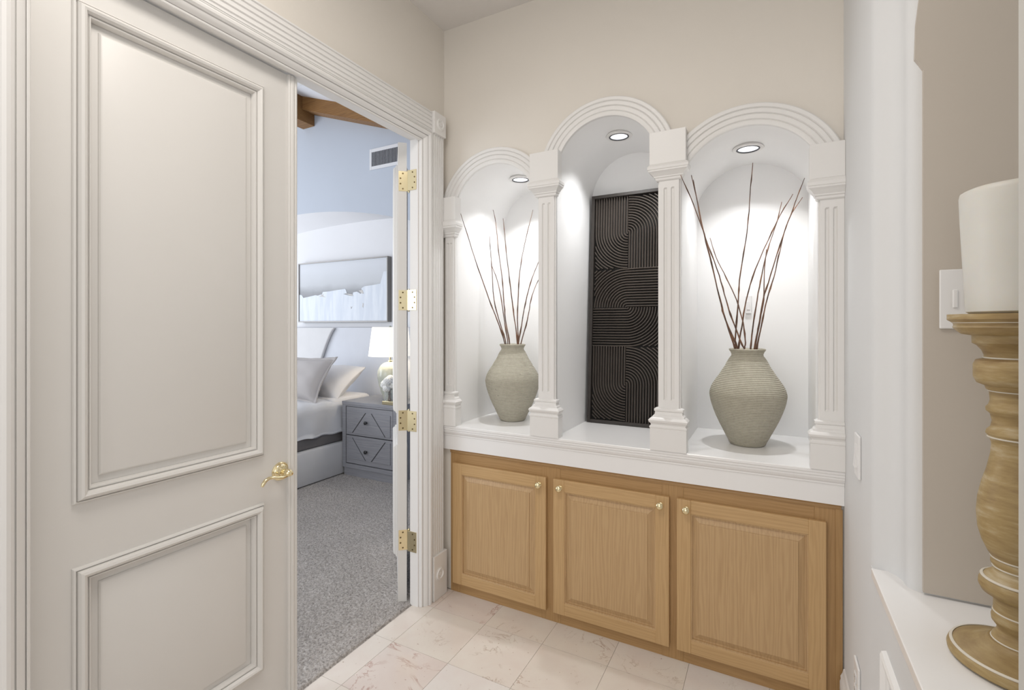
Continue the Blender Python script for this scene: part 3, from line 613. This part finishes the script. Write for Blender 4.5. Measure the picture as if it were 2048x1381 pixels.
def rib(pts):
    # trapezoidal rib along a 2D path (x, z)
    k = len(pts)
    if k < 2: return
    rs = []
    for i in range(k):
        a = Vector(pts[max(i-1, 0)]); c = Vector(pts[min(i+1, k-1)]); d = (c-a)
        if d.length < 1e-6: return
        d.normalize(); nrm = Vector((-d.y, d.x)); w_ = PITCH*.34
        rs.append([(pts[i][0]+nrm.x*o, y, pts[i][1]+nrm.y*o) for o, y in ((-w_, .014), (-w_*.75, .005), (-w_*.3, .001), (w_*.3, .001), (w_*.75, .005), (w_, .014))])
    link('rib', MB().rings(rs, cap0=True, cap1=True), M['rib'], panel, smooth=45, local=True)
NR = 13; PITCH = hw_/NR
def arc_pts(cx, cz, r, q, rect):     # quarter arc in quadrant q clipped to rect
    x0, x1, z0, z1 = rect; sx, sz = q; seg = []; n = max(10, int(r/PITCH*2))
    for t in range(n+1):
        a = math.pi/2*t/n; x = cx+sx*r*math.sin(a); z = cz+sz*r*math.cos(a)
        if x0-1e-6 <= x <= x1+1e-6 and z0-1e-6 <= z <= z1+1e-6: seg.append((x, z))
    return seg
def band_S(z0, z1):      # left half: straight down then curving to the centre; right half: from the centre curving down
    zm = (z0+z1)/2; hh = (z1-z0)/2
    for i in range(NR+6):
        r = (i+.5)*PITCH
        # left: arc about (CXm, zm) lower-left, then vertical up
        s = arc_pts(CXm, zm, r, (-1, -1), (IX0+.002, CXm, z0+.002, zm))
        if r < hw_: s = s+[(CXm-r, zm+hh*t) for t in (.3, 1)] if s else s
        if len(s) > 1: rib(s)
        s = arc_pts(CXm, zm, r, (1, 1), (CXm, IX1-.002, zm, z1-.002))
        if r < hw_: s = s+[(CXm+r, zm-hh*t) for t in (.3, 1)] if s else s
        if len(s) > 1: rib(s)
def band_top(z0, z1):    # horizontal on the right, curving down on the left about (CXm, z0)
    h = z1-z0
    for i in range(NR+6):
        r = (i+.5)*PITCH
        s = arc_pts(CXm, z0, r, (-1, 1), (IX0+.002, CXm, z0, z1-.002))[::-1]
        if r < h and s: s = s+[(CXm+hw_*t, z0+r) for t in (.4, 1)]
        if len(s) > 1: rib(s)
def band_bot(z0, z1):    # horizontal on the left, curving up on the right about (CXm, z1)
    h = z1-z0
    for i in range(NR+6):
        r = (i+.5)*PITCH
        s = arc_pts(CXm, z1, r, (1, -1), (CXm, IX1-.002, z0+.002, z1))[::-1]
        if r < h and s: s = s+[(CXm-hw_*t, z1-r) for t in (.4, 1)]
        if len(s) > 1: rib(s)
band_S(IZ1-hA, IZ1); band_top(IZ1-hA-hB, IZ1-hA); band_bot(IZ0+hA, IZ1-hA-hB); band_S(IZ0, IZ0+hA)
# the tile at the outlet behind the twigs
def outlet(y, x, z): pass
ou = thing('light_switch', (-.095, YBACK, 1.557), 'small narrow white switch on the back wall of the right niche behind the twigs', 'switch')
link('plate', MB().box(-.111, -.083, YBACK-.012, YBACK-.0005, 1.511, 1.603, .003), M['plate'], ou)
link('rocker', MB().box(-.105, -.089, YBACK-.015, YBACK-.011, 1.53, 1.575, .0015), M['plate'], ou)
# right wall: rocker switch and low outlet
for (zc, yc, lab, nm) in ((1.045, 1.845, 'white rocker switch on the right wall between the cabinet and the nook shelf', 'light_switch'), (.325, 1.855, 'low white outlet on the right wall near the floor', 'wall_outlet')):
    t_ = thing(nm, (XC, yc, zc), lab, 'switch' if nm == 'light_switch' else 'outlet')
    link('plate', MB().box(XC-.0075, XC-.0005, yc-.041, yc+.041, zc-.066, zc+.066, .002), M['plate'], t_)
    if nm == 'light_switch':
        b = MB(); b.poly([(XC-.007, yc-.018, zc-.035), (XC-.014, yc-.018, zc-.035), (XC-.0085, yc-.018, zc+.035), (XC-.007, yc-.018, zc+.035)], (0, .036, 0)); link('rocker', b, M['plate'], t_)
    else:
        for dz in (-.02, .02): 
            s_ = link('socket', MB().box(XC-.010, XC-.007, yc-.015, yc+.015, zc+dz-.014, zc+dz+.014, .002), M['plate'], t_)
            link('slot', MB().box(XC-.0106, XC-.0098, yc-.007, yc-.005, zc+dz-.005, zc+dz+.006).box(XC-.0106, XC-.0098, yc+.005, yc+.007, zc+dz-.005, zc+dz+.006), M['plate_dark'], s_)
# double switch in the nook, behind the candle
YN = 1.503
t_ = thing('light_switch', (.41, YN, 1.51), 'white double switch plate on the shaded nook wall behind the candle', 'switch')
link('plate', MB().box(.356, .472, YN-.007, YN-.0005, 1.443, 1.583, .002), M['plate'], t_)
for x in (.379, .402, .436): link('rocker', MB().box(x, x+.009 if x < .40 else x+.014, YN-.011, YN-.006, 1.492, 1.535, .002), M['plate'], t_)
b = MB(); b.lathe([(.004, 0), (.0035, -.002), (.0001, -.0024)], (.4065, YN-.007, 1.552), 12, 'y'); link('screw', b, M['plate_dark'], t_)
# ================================================================== CANDLE AND CANDLESTICK
CS=[(0.1038,1.4725),(0.1038,1.4622),(0.0954,1.4561),(0.0939,1.4520),(0.0954,1.4470),(0.0894,1.4399),(0.0820,1.4339),(0.0674,1.4311),(0.0667,1.4161),(0.0602,1.4123),(0.0530,1.4026),(0.0495,1.3929),(0.0502,1.3869),(0.0616,1.3835),(0.0652,1.3743),(0.0652,1.3504),(0.0602,1.3389),(0.0488,1.3338),(0.0467,1.3271),(0.0425,1.3236),(0.0411,1.3051),(0.0432,1.2970),(0.0474,1.2917),(0.0467,1.2849),(0.0411,1.2796),(0.0383,1.2663),(0.0404,1.2543),(0.0460,1.2476),(0.0474,1.2415),(0.0425,1.2344),(0.0390,1.2222),(0.0404,1.2024),(0.0460,1.1720),(0.0530,1.1459),(0.0587,1.1150),(0.0609,1.0847),(0.0587,1.0555),(0.0530,1.0324),(0.0446,1.0123),(0.0404,1.0057),(0.0376,1.0027),(0.0404,0.9969),(0.0404,0.9920),(0.0362,0.9856),(0.0362,0.9778),(0.0488,0.9676),(0.0573,0.9559),(0.0580,0.9467),(0.0537,0.9363),(0.0376,0.9265),(0.0362,0.9193),(0.0369,0.9005),(0.0397,0.8896),(0.0390,0.8811),(0.0314,0.8706),(0.0320,0.8625),(0.0383,0.8540),(0.0397,0.8475),(0.0439,0.8388),]
AX, AY = .4187, 1.2666
stick = thing('candlestick', (AX, AY, .799), 'tall turned wooden candlestick with worn white wash on the nook shelf', 'candlestick')
b = MB(); b.lathe([(r, z) for r, z in CS if 1.385 < z][::-1]+[(.001, 1.4728)], (AX, AY, 0), 64, cap=False); link('candle_plate', b, M['candlewood'], stick, smooth=45)
lo = [(r, z) for r, z in CS if z <= 1.387][::-1]
b = MB(); b.lathe(lo, (AX, AY, 0), 64); link('turned_stem', b, M['candlewood'], stick, smooth=45)
b = MB(); b.lathe([(.001, .800), (.098, .800), (.1035, .804), (.1045, .811), (.102, .818), (.0965, .822), (.090, .826), (.070, .832), (.055, .838), (.048, .842), (.044, .847), (.001, .849)], (AX, AY, 0), 72, cap=False); link('base', b, M['candlewood'], stick, smooth=45)
for (r, z) in ((.0952, 1.4565), (.0945, 1.4475), (.0507, 1.3880), (.0440, 1.3245), (.0420, 1.2975), (.0462, 1.2900), (.0450, 1.2350), (.0405, 1.0040), (.0378, .9860), (.0545, .9640), (.0375, .9000), (.0400, .8480), (.0995, .8215)):
    q = MB(); q.lathe([(r-.004, z-.0022), (r, z-.0014), (r+.0008, z), (r, z+.0014), (r-.004, z+.0022)], (AX, AY, 0), 64, cap=False); link('white_wash_ring', q, M['limewash'], stick, smooth=60)
b = MB(); zt0 = 1.4735
def wx(a, h): return 1+.012*math.sin(3*a+.5)+.01*math.sin(7*a)*(h-zt0)/.25
b.lathe([(.070, zt0), (.0755, zt0+.004), (.078, zt0+.05), (.081, zt0+.12), (.0835, zt0+.18), (.085, zt0+.230), (.0835, zt0+.238), (.079, zt0+.241), (.06, zt0+.236), (.03, zt0+.232), (.001, zt0+.231)], (AX, AY, 0), 64, rfun=wx)
cd = solid_mesh('candle', b, M['wax'], 'thick ivory pillar candle standing on the turned candlestick', 'candle', (AX, AY, zt0), smooth=50)
q = MB(); q.tube([(0, 0, .229), (.001, 0, .234), (.003, .001, .238)], .0014, 6); link('wick', q, M['black'], cd, local=True)
# ================================================================== BEDROOM
YF, YR = 3.86, 4.06                                # alcove wall face and alcove back
AR0, AL0 = -2.70, -6.9
def z_out(x): return 2.757-(x+4.9)**2/11.8
def z_in(x): return 2.632-(x+4.1)**2/26
n = 60; xs_ = [AL0+(AR0-AL0)*t/n for t in range(n+1)]
b = MB(); fa = [(x, YF, z_out(x)) for x in xs_]; fb = [(x, YF, 4.9) for x in xs_]; b.rings([fa, fb], close=False)
b.add([(AR0, YF, 0), (-1.65, YF, 0), (-1.65, YF, 4.9), (AR0, YF, 4.9)], [(0, 1, 2, 3)])
o = struct('wall_bedroom_back', b, M['blue_wall'])
b = MB(); so = [(x, YR, z_in(x)) for x in xs_]; b.rings([[(p[0], YF+.0, p[2]) for p in fa], so], close=False)
b.rings([so, [(x, YR, 0) for x in xs_]], close=False); b.add([(AR0, YF, 0), (AR0, YR, 0), (AR0, YR, z_in(AR0)), (AR0, YF, z_out(AR0))], [(0, 1, 2, 3)])
struct('wall_alcove', b, M['bed_white'], smooth=40)
b = MB(); b.add([(-1.656, 2.27, 0), (-1.656, 4.1, 0), (-1.656, 4.1, 3.4), (-1.656, 2.27, 3.4)], [(0, 1, 2, 3)]); b.box(-1.655, -1.63, 2.26, 4.1, 0, 3.6); struct('wall_bedroom_right', b, M['blue_wall'])
def zc_(x): return 3.995-(x+4.70)*.335              # underside of the rake beams / ceiling
b = MB(); b.add([(-7.2, -1.5, zc_(-7.2)+.05), (-1.70, -1.5, zc_(-1.7)+.05), (-1.70, 4.2, zc_(-1.7)+.05), (-7.2, 4.2, zc_(-7.2)+.05), (-7.2, -1.5, zc_(-7.2)+.10), (-1.70, -1.5, zc_(-1.7)+.10), (-1.70, 4.2, zc_(-1.7)+.10), (-7.2, 4.2, zc_(-7.2)+.10)], [(0, 1, 2, 3), (4, 5, 6, 7), (0, 1, 5, 4), (2, 3, 7, 6)])
struct('ceiling_bedroom', b, M['bed_white'])
# rake beam on the wall and a purlin butting into it
b = MB(); xa, xb = -4.617, -1.70
b.rings([[(x, YF-.17, zc_(x)-.098), (x, YF-.001, zc_(x)-.098), (x, YF-.001, zc_(x)+.06), (x, YF-.17, zc_(x)+.06)] for x in (xa, xb)], cap0=True, cap1=True)
solid_mesh('ceiling_beam', b, M['beam'], 'sloping stained timber beam along the bedroom wall under the ceiling', 'beam', (xa, YF-.09, zc_(xa)))
b = MB(); b.box(-4.81, -4.62, 1.5, YF-.002, 3.742, 4.03, .004)
solid_mesh('ceiling_beam', b, M['beam'], 'shorter stained timber beam end coming towards the doorway at the left', 'beam', (-4.71, 2.6, 3.742))
# ceiling fixture
b = MB(); b.box(-4.02, -3.88, 3.05, 3.15, 3.742, 3.80, .01); solid_mesh('ceiling_fixture', b, M['plate'], 'small pale fixture high on the sloping bedroom ceiling', 'ceiling fixture', (-3.95, 3.10, 3.742))
# vent
vt = thing('wall_vent', (-3.60, YF, 3.10), 'white framed air vent with dark vertical slats high on the blue wall', 'vent')
vx0, vx1, vz0, vz1 = -3.762, -3.35, 3.105, 3.325
link('backing', MB().box(vx0+.02, vx1-.02, YF-.004, YF-.001, vz0+.03, vz1-.03), M['black'], vt)
for (x0, x1, z0, z1) in ((vx0, vx0+.025, vz0, vz1), (vx1-.025, vx1, vz0, vz1), (vx0+.025, vx1-.025, vz0, vz0+.035), (vx0+.025, vx1-.025, vz1-.035, vz1)):
    link('frame', MB().box(x0, x1, YF-.012, YF-.001, z0, z1, .002), M['bed_white'], vt)
for k in range(19):
    x = vx0+.032+k*.0196; link('slat', MB().box(x, x+.006, YF-.011, YF-.002, vz0+.035, vz1-.035), M['vent_grey'], vt)
# painting
pt = thing('painting', (-4.31, YR-.05, 1.49), 'wide framed abstract painting with grey wash over white brushed shapes above the bed', 'painting')
px0, px1, pz0, pz1 = -5.07, -3.645, 1.492, 2.205; YPn = YR-.055
link('canvas', MB().box(px0+.012, px1-.012, YPn, YPn+.03, pz0+.012, pz1-.012), M['canvas'], pt)
for (x0, x1, z0, z1) in ((px0, px0+.012, pz0, pz1), (px1-.012, px1, pz0, pz1), (px0+.012, px1-.012, pz0, pz0+.012), (px0+.012, px1-.012, pz1-.012, pz1)):
    link('frame', MB().box(x0, x1, YPn-.012, YR-.001, z0, z1, .002), M['frame_silver'], pt)
poly = [(0, 0), (0, .47), (.03, .46), (.05, .41), (.13, .43), (.20, .45), (.23, .44), (.26, .455), (.28, .46), (.29, .50), (.37, .505), (.45, .52), (.55, .535), (.56, .51), (.57, .46), (.53, .45), (.60, .42), (.63, .41), (.64, .47), (.68, .48), (.71, .455), (.72, .44), (.74, .47), (.73, .53), (.76, .56), (.86, .575), (.93, .59), (.95, .70), (.965, .78), (1, .78), (1, 0)]
W_ = px1-px0-.026; H_ = pz1-pz0-.026
link('brushed_shape', MB().poly([(px0+.013+u*W_, YPn-.001, pz0+.013+v_*H_) for u, v_ in poly], (0, -.002, 0)), M['brush'], pt)
for mk in ([(.27, .45), (.30, .46), (.29, .435), (.33, .405), (.28, .42), (.24, .425), (.27, .435)], [(.55, .46), (.63, .44), (.645, .41), (.60, .425)], [(.70, .50), (.745, .50), (.755, .44), (.73, .45)], [(.745, .29), (.755, .28), (.75, .21), (.742, .23)], [(.61, .24), (.635, .24), (.62, .20)]):
    link('dark_brush_mark', MB().poly([(px0+.013+u*W_, YPn-.0035, pz0+.013+v_*H_) for u, v_ in mk], (0, -.0008, 0)), M['canvas'] if len(mk) < 4 else M['frame_silver'], pt)
# bed
BX1, BX0 = -3.668, -5.45; BY0, BY1 = 1.95, 3.93
bed = thing('bed', ((BX0+BX1)/2, (BY0+BY1)/2, 0), 'white upholstered bed with grey box spring and pale duvet against the bedroom wall', 'bed')
link('side_rail', MB().box(BX0, BX1, BY0, BY1-.07, .012, .318, .02), M['uph'], bed, smooth=40)
link('box_spring', MB().box(BX0+.04, BX1-.045, BY0+.04, BY1-.07, .318, .47, .03), M['box_spring'], bed, smooth=40)
link('mattress', MB().box(BX0+.04, BX1-.06, BY0+.06, BY1-.07, .46, .70, .06), M['linen_white'], bed, smooth=60)
# duvet: a draped grid
def duvet():
    b_ = MB(); nx, ny = 70, 80; rs = []
    for j in range(ny+1):
        y = BY0-.02+(3.45-BY0+.02)*j/ny; row = []
        for i in range(nx+1):
            s = i/nx; u = -1+2*s; L = (BX1-BX0)/2+.30; d = abs(u)*L; sg = 1 if u > 0 else -1; hwid = (BX1-BX0)/2-.095
            if d < hwid: x = sg*d; z = .742-.02*(d/hwid)**6
            else:
                q = d-hwid; a = min(q/.07, math.pi/2); x = sg*(hwid+.07*math.sin(a)+.012*math.sin(y*19)*min(1, max(0, q-.1)/.15)); z = .722-.07*(1-math.cos(a))-max(0, q-.11)
            z = max(z, .445+.018*math.sin(y*7+1))
            z += .010*math.sin(y*9+x*5)*math.cos(x*7)+.005*math.sin(y*31+x*11)
            row.append(((BX0+BX1)/2+x, y, z))
        rs.append(row)
    b_.rings(rs, close=False); o_ = link('duvet', b_, M['duvet'], bed, smooth=180)
    md = o_.modifiers.new('thickness', 'SOLIDIFY'); md.thickness = .02; return o_
duvet()
link('folded_sheet', MB().box(BX0+.03, BX1-.045, 3.30, 3.83, .60, .745, .05), M['linen_white'], bed, smooth=60)
# padded headboard centre with a scooped right edge
e_ = []
for t in range(11): a = t/10; e_.append((-4.405-.27*a**.75, 1.428-.5*a))
pts = [(-5.6, 3.90, .45), (-5.6, 3.90, 1.428)]+[(x, 3.90, z) for x, z in e_]+[(-4.63, 3.90, .45)]
b = MB(); b.poly([(p_[0], 3.945, p_[2]) for p_ in pts], (0, .038, 0)); link('headboard_wing', b, M['uph'], bed, bevel=.012)
b = MB(); b.box(-5.7, -2.85, 3.985, YR-.002, .02, 1.432, .015)
solid_mesh('headboard_panel', b, M['headboard'], 'long pale upholstered wall panel behind the bed and the lamp', 'headboard', (-4.3, 4.02, .02), smooth=40)
# pillows
def pillow(name, c, w_, h_, t_, rx, rz, mat, lab, flange=0, seed=0):
    nx = 24; top = []; rr = random.Random(seed); ph = rr.uniform(0, 6)
    def pt_(u, v_, s):
        e = (max(0, 1-u**4)*max(0, 1-v_**4))**.5
        pin = 1+.07*(abs(u)*abs(v_))**2
        wr = .03*math.sin(u*7+ph+v_*3)*math.sin(v_*6+ph)*e
        return Vector((u*w_/2*pin*(1-.06*(1-v_*v_)), s*(t_/2*e+wr*t_)+.004*s, v_*h_/2*pin*(1-.05*(1-u*u))))
    m_ = Matrix.Rotation(rz, 3, 'Z') @ Matrix.Rotation(rx, 3, 'X'); b_ = MB()
    F = [[m_ @ pt_(-1+2*i/nx, -1+2*j/nx, -1) for i in range(nx+1)] for j in range(nx+1)]
    B = [[m_ @ pt_(-1+2*i/nx, -1+2*j/nx, 1) for i in range(nx+1)] for j in range(nx+1)]
    b_.rings(F, close=False); b_.rings(B, close=False)
    def edge(G): return [G[0][i] for i in range(nx)]+[G[j][nx] for j in range(nx)]+[G[nx][nx-i] for i in range(nx)]+[G[nx-j][0] for j in range(nx)]
    b_.rings([edge(F), edge(B)])
    o_ = link(name, b_, mat, smooth=70); o_.location = c; tag(o_, lab, 'pillow', 'pillows at the head of the bed')
    if flange:
        k = 1+flange*2/w_; oute = []
        for f_ in edge(F):
            q = m_.inverted() @ f_; q = Vector((q.x*(1+flange*2/w_)+.0, q.y*.3+.004*math.sin(q.x*40+q.z*33), q.z*(1+flange*2/h_))); oute.append(m_ @ q)
        fm = MB(); ef = [m_ @ Vector(((m_.inverted()@q).x*.985, 0, (m_.inverted()@q).z*.985)) for q in edge(F)]
        fm.rings([ef, oute]); g = link('flange', fm, mat, o_, local=True, smooth=60); md = g.modifiers.new('thickness', 'SOLIDIFY'); md.thickness = .006
    return o_
pillow('pillow', (-4.10, 3.56, .865), .70, .46, .19, R(-52), 0, M['linen_white'], 'plump white pillow lying on the bed next to the nightstand', seed=2)
pillow('pillow', (-4.14, 3.26, .925), .68, .42, .17, R(-32), R(2), M['linen_grey'], 'oatmeal grey pillow with a flanged edge leaning in front of the white one', flange=.03, seed=5)
# nightstand
NX0, NX1, NY0, NY1, NT = -3.664, -2.98, 3.385, 3.88, .722
ns = thing('nightstand', ((NX0+NX1)/2, (NY0+NY1)/2, 0), 'grey washed wood nightstand with two diamond patterned drawers beside the bed', 'nightstand')
link('plinth', MB().box(NX0+.012, NX1-.012, NY0+.012, NY1, .006, .085, .002), M['night'], ns)
link('carcass', MB().box(NX0, NX1, NY0+.022, NY1, .085, NT-.03, .002).box(NX0, NX0+.045, NY0, NY0+.022, .085, NT-.03, .002).box(NX1-.045, NX1, NY0, NY0+.022, .085, NT-.03, .002).box(NX0+.045, NX1-.045, NY0, NY0+.022, .085, .125, .002).box(NX0+.045, NX1-.045, NY0, NY0+.022, NT-.045, NT-.03, .002), M['night'], ns)
link('top', MB().box(NX0-.003, NX1+.003, NY0-.003, NY1, NT-.03, NT, .003), M['night'], ns)
for (z0, z1, up) in ((.132, .397, False), (.405, .672, True)):
    dr = link('drawer', MB().box(NX0+.051, NX1-.051, NY0+.004, NY0+.022, z0, z1, .002), M['night'], ns)
    link('gap', MB().box(NX0+.046, NX1-.046, NY0+.010, NY0+.0235, z0-.006, z1+.006), M['groove'], dr)
    ca = (NX0+NX1)/2; hx = .20
    # raised diamond half and side panels leaving grooves
    zb_, zt_ = (z0+.02, z1-.045) if up else (z1-.02, z0+.045)
    def tri(pts_): return MB().poly([(x, NY0+.004, z) for x, z in pts_], (0, -.006, 0))
    link('diamond_panel', tri([(ca-hx, zb_), (ca+hx, zb_), (ca+.03, zt_), (ca-.03, zt_)]), M['night'], dr, bevel=.001)
    for s in (-1, 1):
        link('side_panel', tri([(ca+s*.265, zb_), (ca+s*.265, zt_), (ca+s*.042, zt_), (ca+s*.212, zb_)]), M['night'], dr, bevel=.001)
        g = MB(); g.poly([(ca+s*(hx+.001), NY0+.0035, zb_), (ca+s*(hx+.011), NY0+.0035, zb_), (ca+s*.041, NY0+.0035, zt_), (ca+s*.031, NY0+.0035, zt_)], (0, -.0012, 0)); link('groove', g, M['groove'], dr)
    kz = (z0+z1)/2+(.0 if up else .0)
    q = MB(); q.lathe([(.006, 0), (.006, -.012), (.016, -.018), (.017, -.026), (.010, -.031), (.0001, -.032)], (ca-.02, NY0-.002, kz), 20, 'y', cap=False); link('knob', q, M['black'], dr, smooth=50)
# table lamp
lx, ly_ = -3.305, 3.66
lp = thing('table_lamp', (lx, ly_, NT), 'pale green ceramic table lamp with a lit white drum shade on the nightstand', 'lamp')
b = MB(); b.lathe([(.062, NT+.001), (.066, NT+.006), (.068, NT+.02), (.085, NT+.07), (.108, NT+.14), (.122, NT+.21), (.124, NT+.25), (.116, NT+.295), (.095, NT+.335), (.065, NT+.36), (.045, NT+.368), (.03, NT+.372)], (lx, ly_, 0), 48); link('base', b, M['ceramic'], lp, smooth=60)
b = MB(); b.lathe([(.024, NT+.37), (.024, NT+.385), (.010, NT+.39), (.010, NT+.45)], (lx, ly_, 0), 20); link('neck', b, M['brass'], lp, smooth=40)
b = MB(); b.lathe([(.208, 1.153), (.172, 1.437), (.169, 1.437), (.205, 1.153), (.208, 1.153)], (lx, ly_, 0), 64, cap=False); link('lamp_shade', b, M['shade'], lp, smooth=60)
b = MB(); b.lathe([(.012, 1.43), (.014, 1.44), (.008, 1.45), (.0001, 1.452)], (lx, ly_, 0), 16); b.lathe([(.169, 1.428), (.169, 1.431), (.003, 1.431), (.003, 1.428)], (lx, ly_, 0), 16); link('finial', b, M['ceramic'], lp, smooth=50)
pl_ = bpy.data.lights.new('lamp_bulb', 'POINT'); pl_.energy = 3.5; pl_.color = (1, .86, .68); pl_.shadow_soft_size = .05
po = bpy.data.objects.new('lamp_bulb', pl_); COL.objects.link(po); po.location = (lx, ly_, 1.28)
# glass with white flowers, and a small box
gx, gy = -3.17, 3.50
gl = thing('glass_vase', (gx, gy, NT), 'small clear glass vase of dried stems in front of the lamp', 'vase')
b = MB(); b.lathe([(.040, NT+.001), (.045, NT+.004), (.046, NT+.13), (.043, NT+.13), (.041, NT+.012), (.0001, NT+.010)], (gx, gy, 0), 32, cap=False); link('glass_body', b, M['glass'], gl, smooth=40)
b = MB(); rr = random.Random(5)
for k in range(14):
    a = rr.uniform(0, 6.28); b.tube([(gx+.02*math.cos(a), gy+.02*math.sin(a), NT+.015), (gx+.012*math.cos(a+2), gy+.012*math.sin(a+2), NT+.08), (gx+.015*math.cos(a), gy+.015*math.sin(a), NT+.15)], .003, 5)
link('stems', b, M['twig'], gl)
fc = [(-.034, -.012, .175, .046), (.012, -.028, .205, .047), (.046, .004, .172, .042), (-.006, .022, .222, .043), (.004, -.040, .140, .036)]
for i, (dx, dy, dz, r) in enumerate(fc):
    b = MB(); ph_ = i*1.3; k_ = 22
    prof_ = [(max(.0005, r*math.sin(math.pi*t/k_)), NT+dz-r*math.cos(math.pi*t/k_)*.9) for t in range(k_+1)]
    b.lathe(prof_, (gx+dx, gy+dy, 0), 44, cap=False, rfun=lambda a_, h_: 1+.13*math.sin(5*a_+ph_+h_*130)+.07*math.sin(11*a_-h_*260+ph_))
    solid_mesh('flower', b, M['petal'], ('left white bloom in the glass vase', 'front white bloom near the top of the glass vase', 'right white bloom in the glass vase', 'topmost white bloom at the back of the glass vase', 'lowest white bloom hanging over the front of the glass vase')[i], 'flower', (gx+dx, gy+dy, NT+dz), 'white blooms in the glass vase', smooth=180)
b = MB(); b.box(-3.17, -3.02, 3.40, 3.46, NT+.001, NT+.032, .003); solid_mesh('small_box', b, M['brass'], 'small flat gold edged box on the front edge of the nightstand', 'box', (-3.10, 3.43, NT))
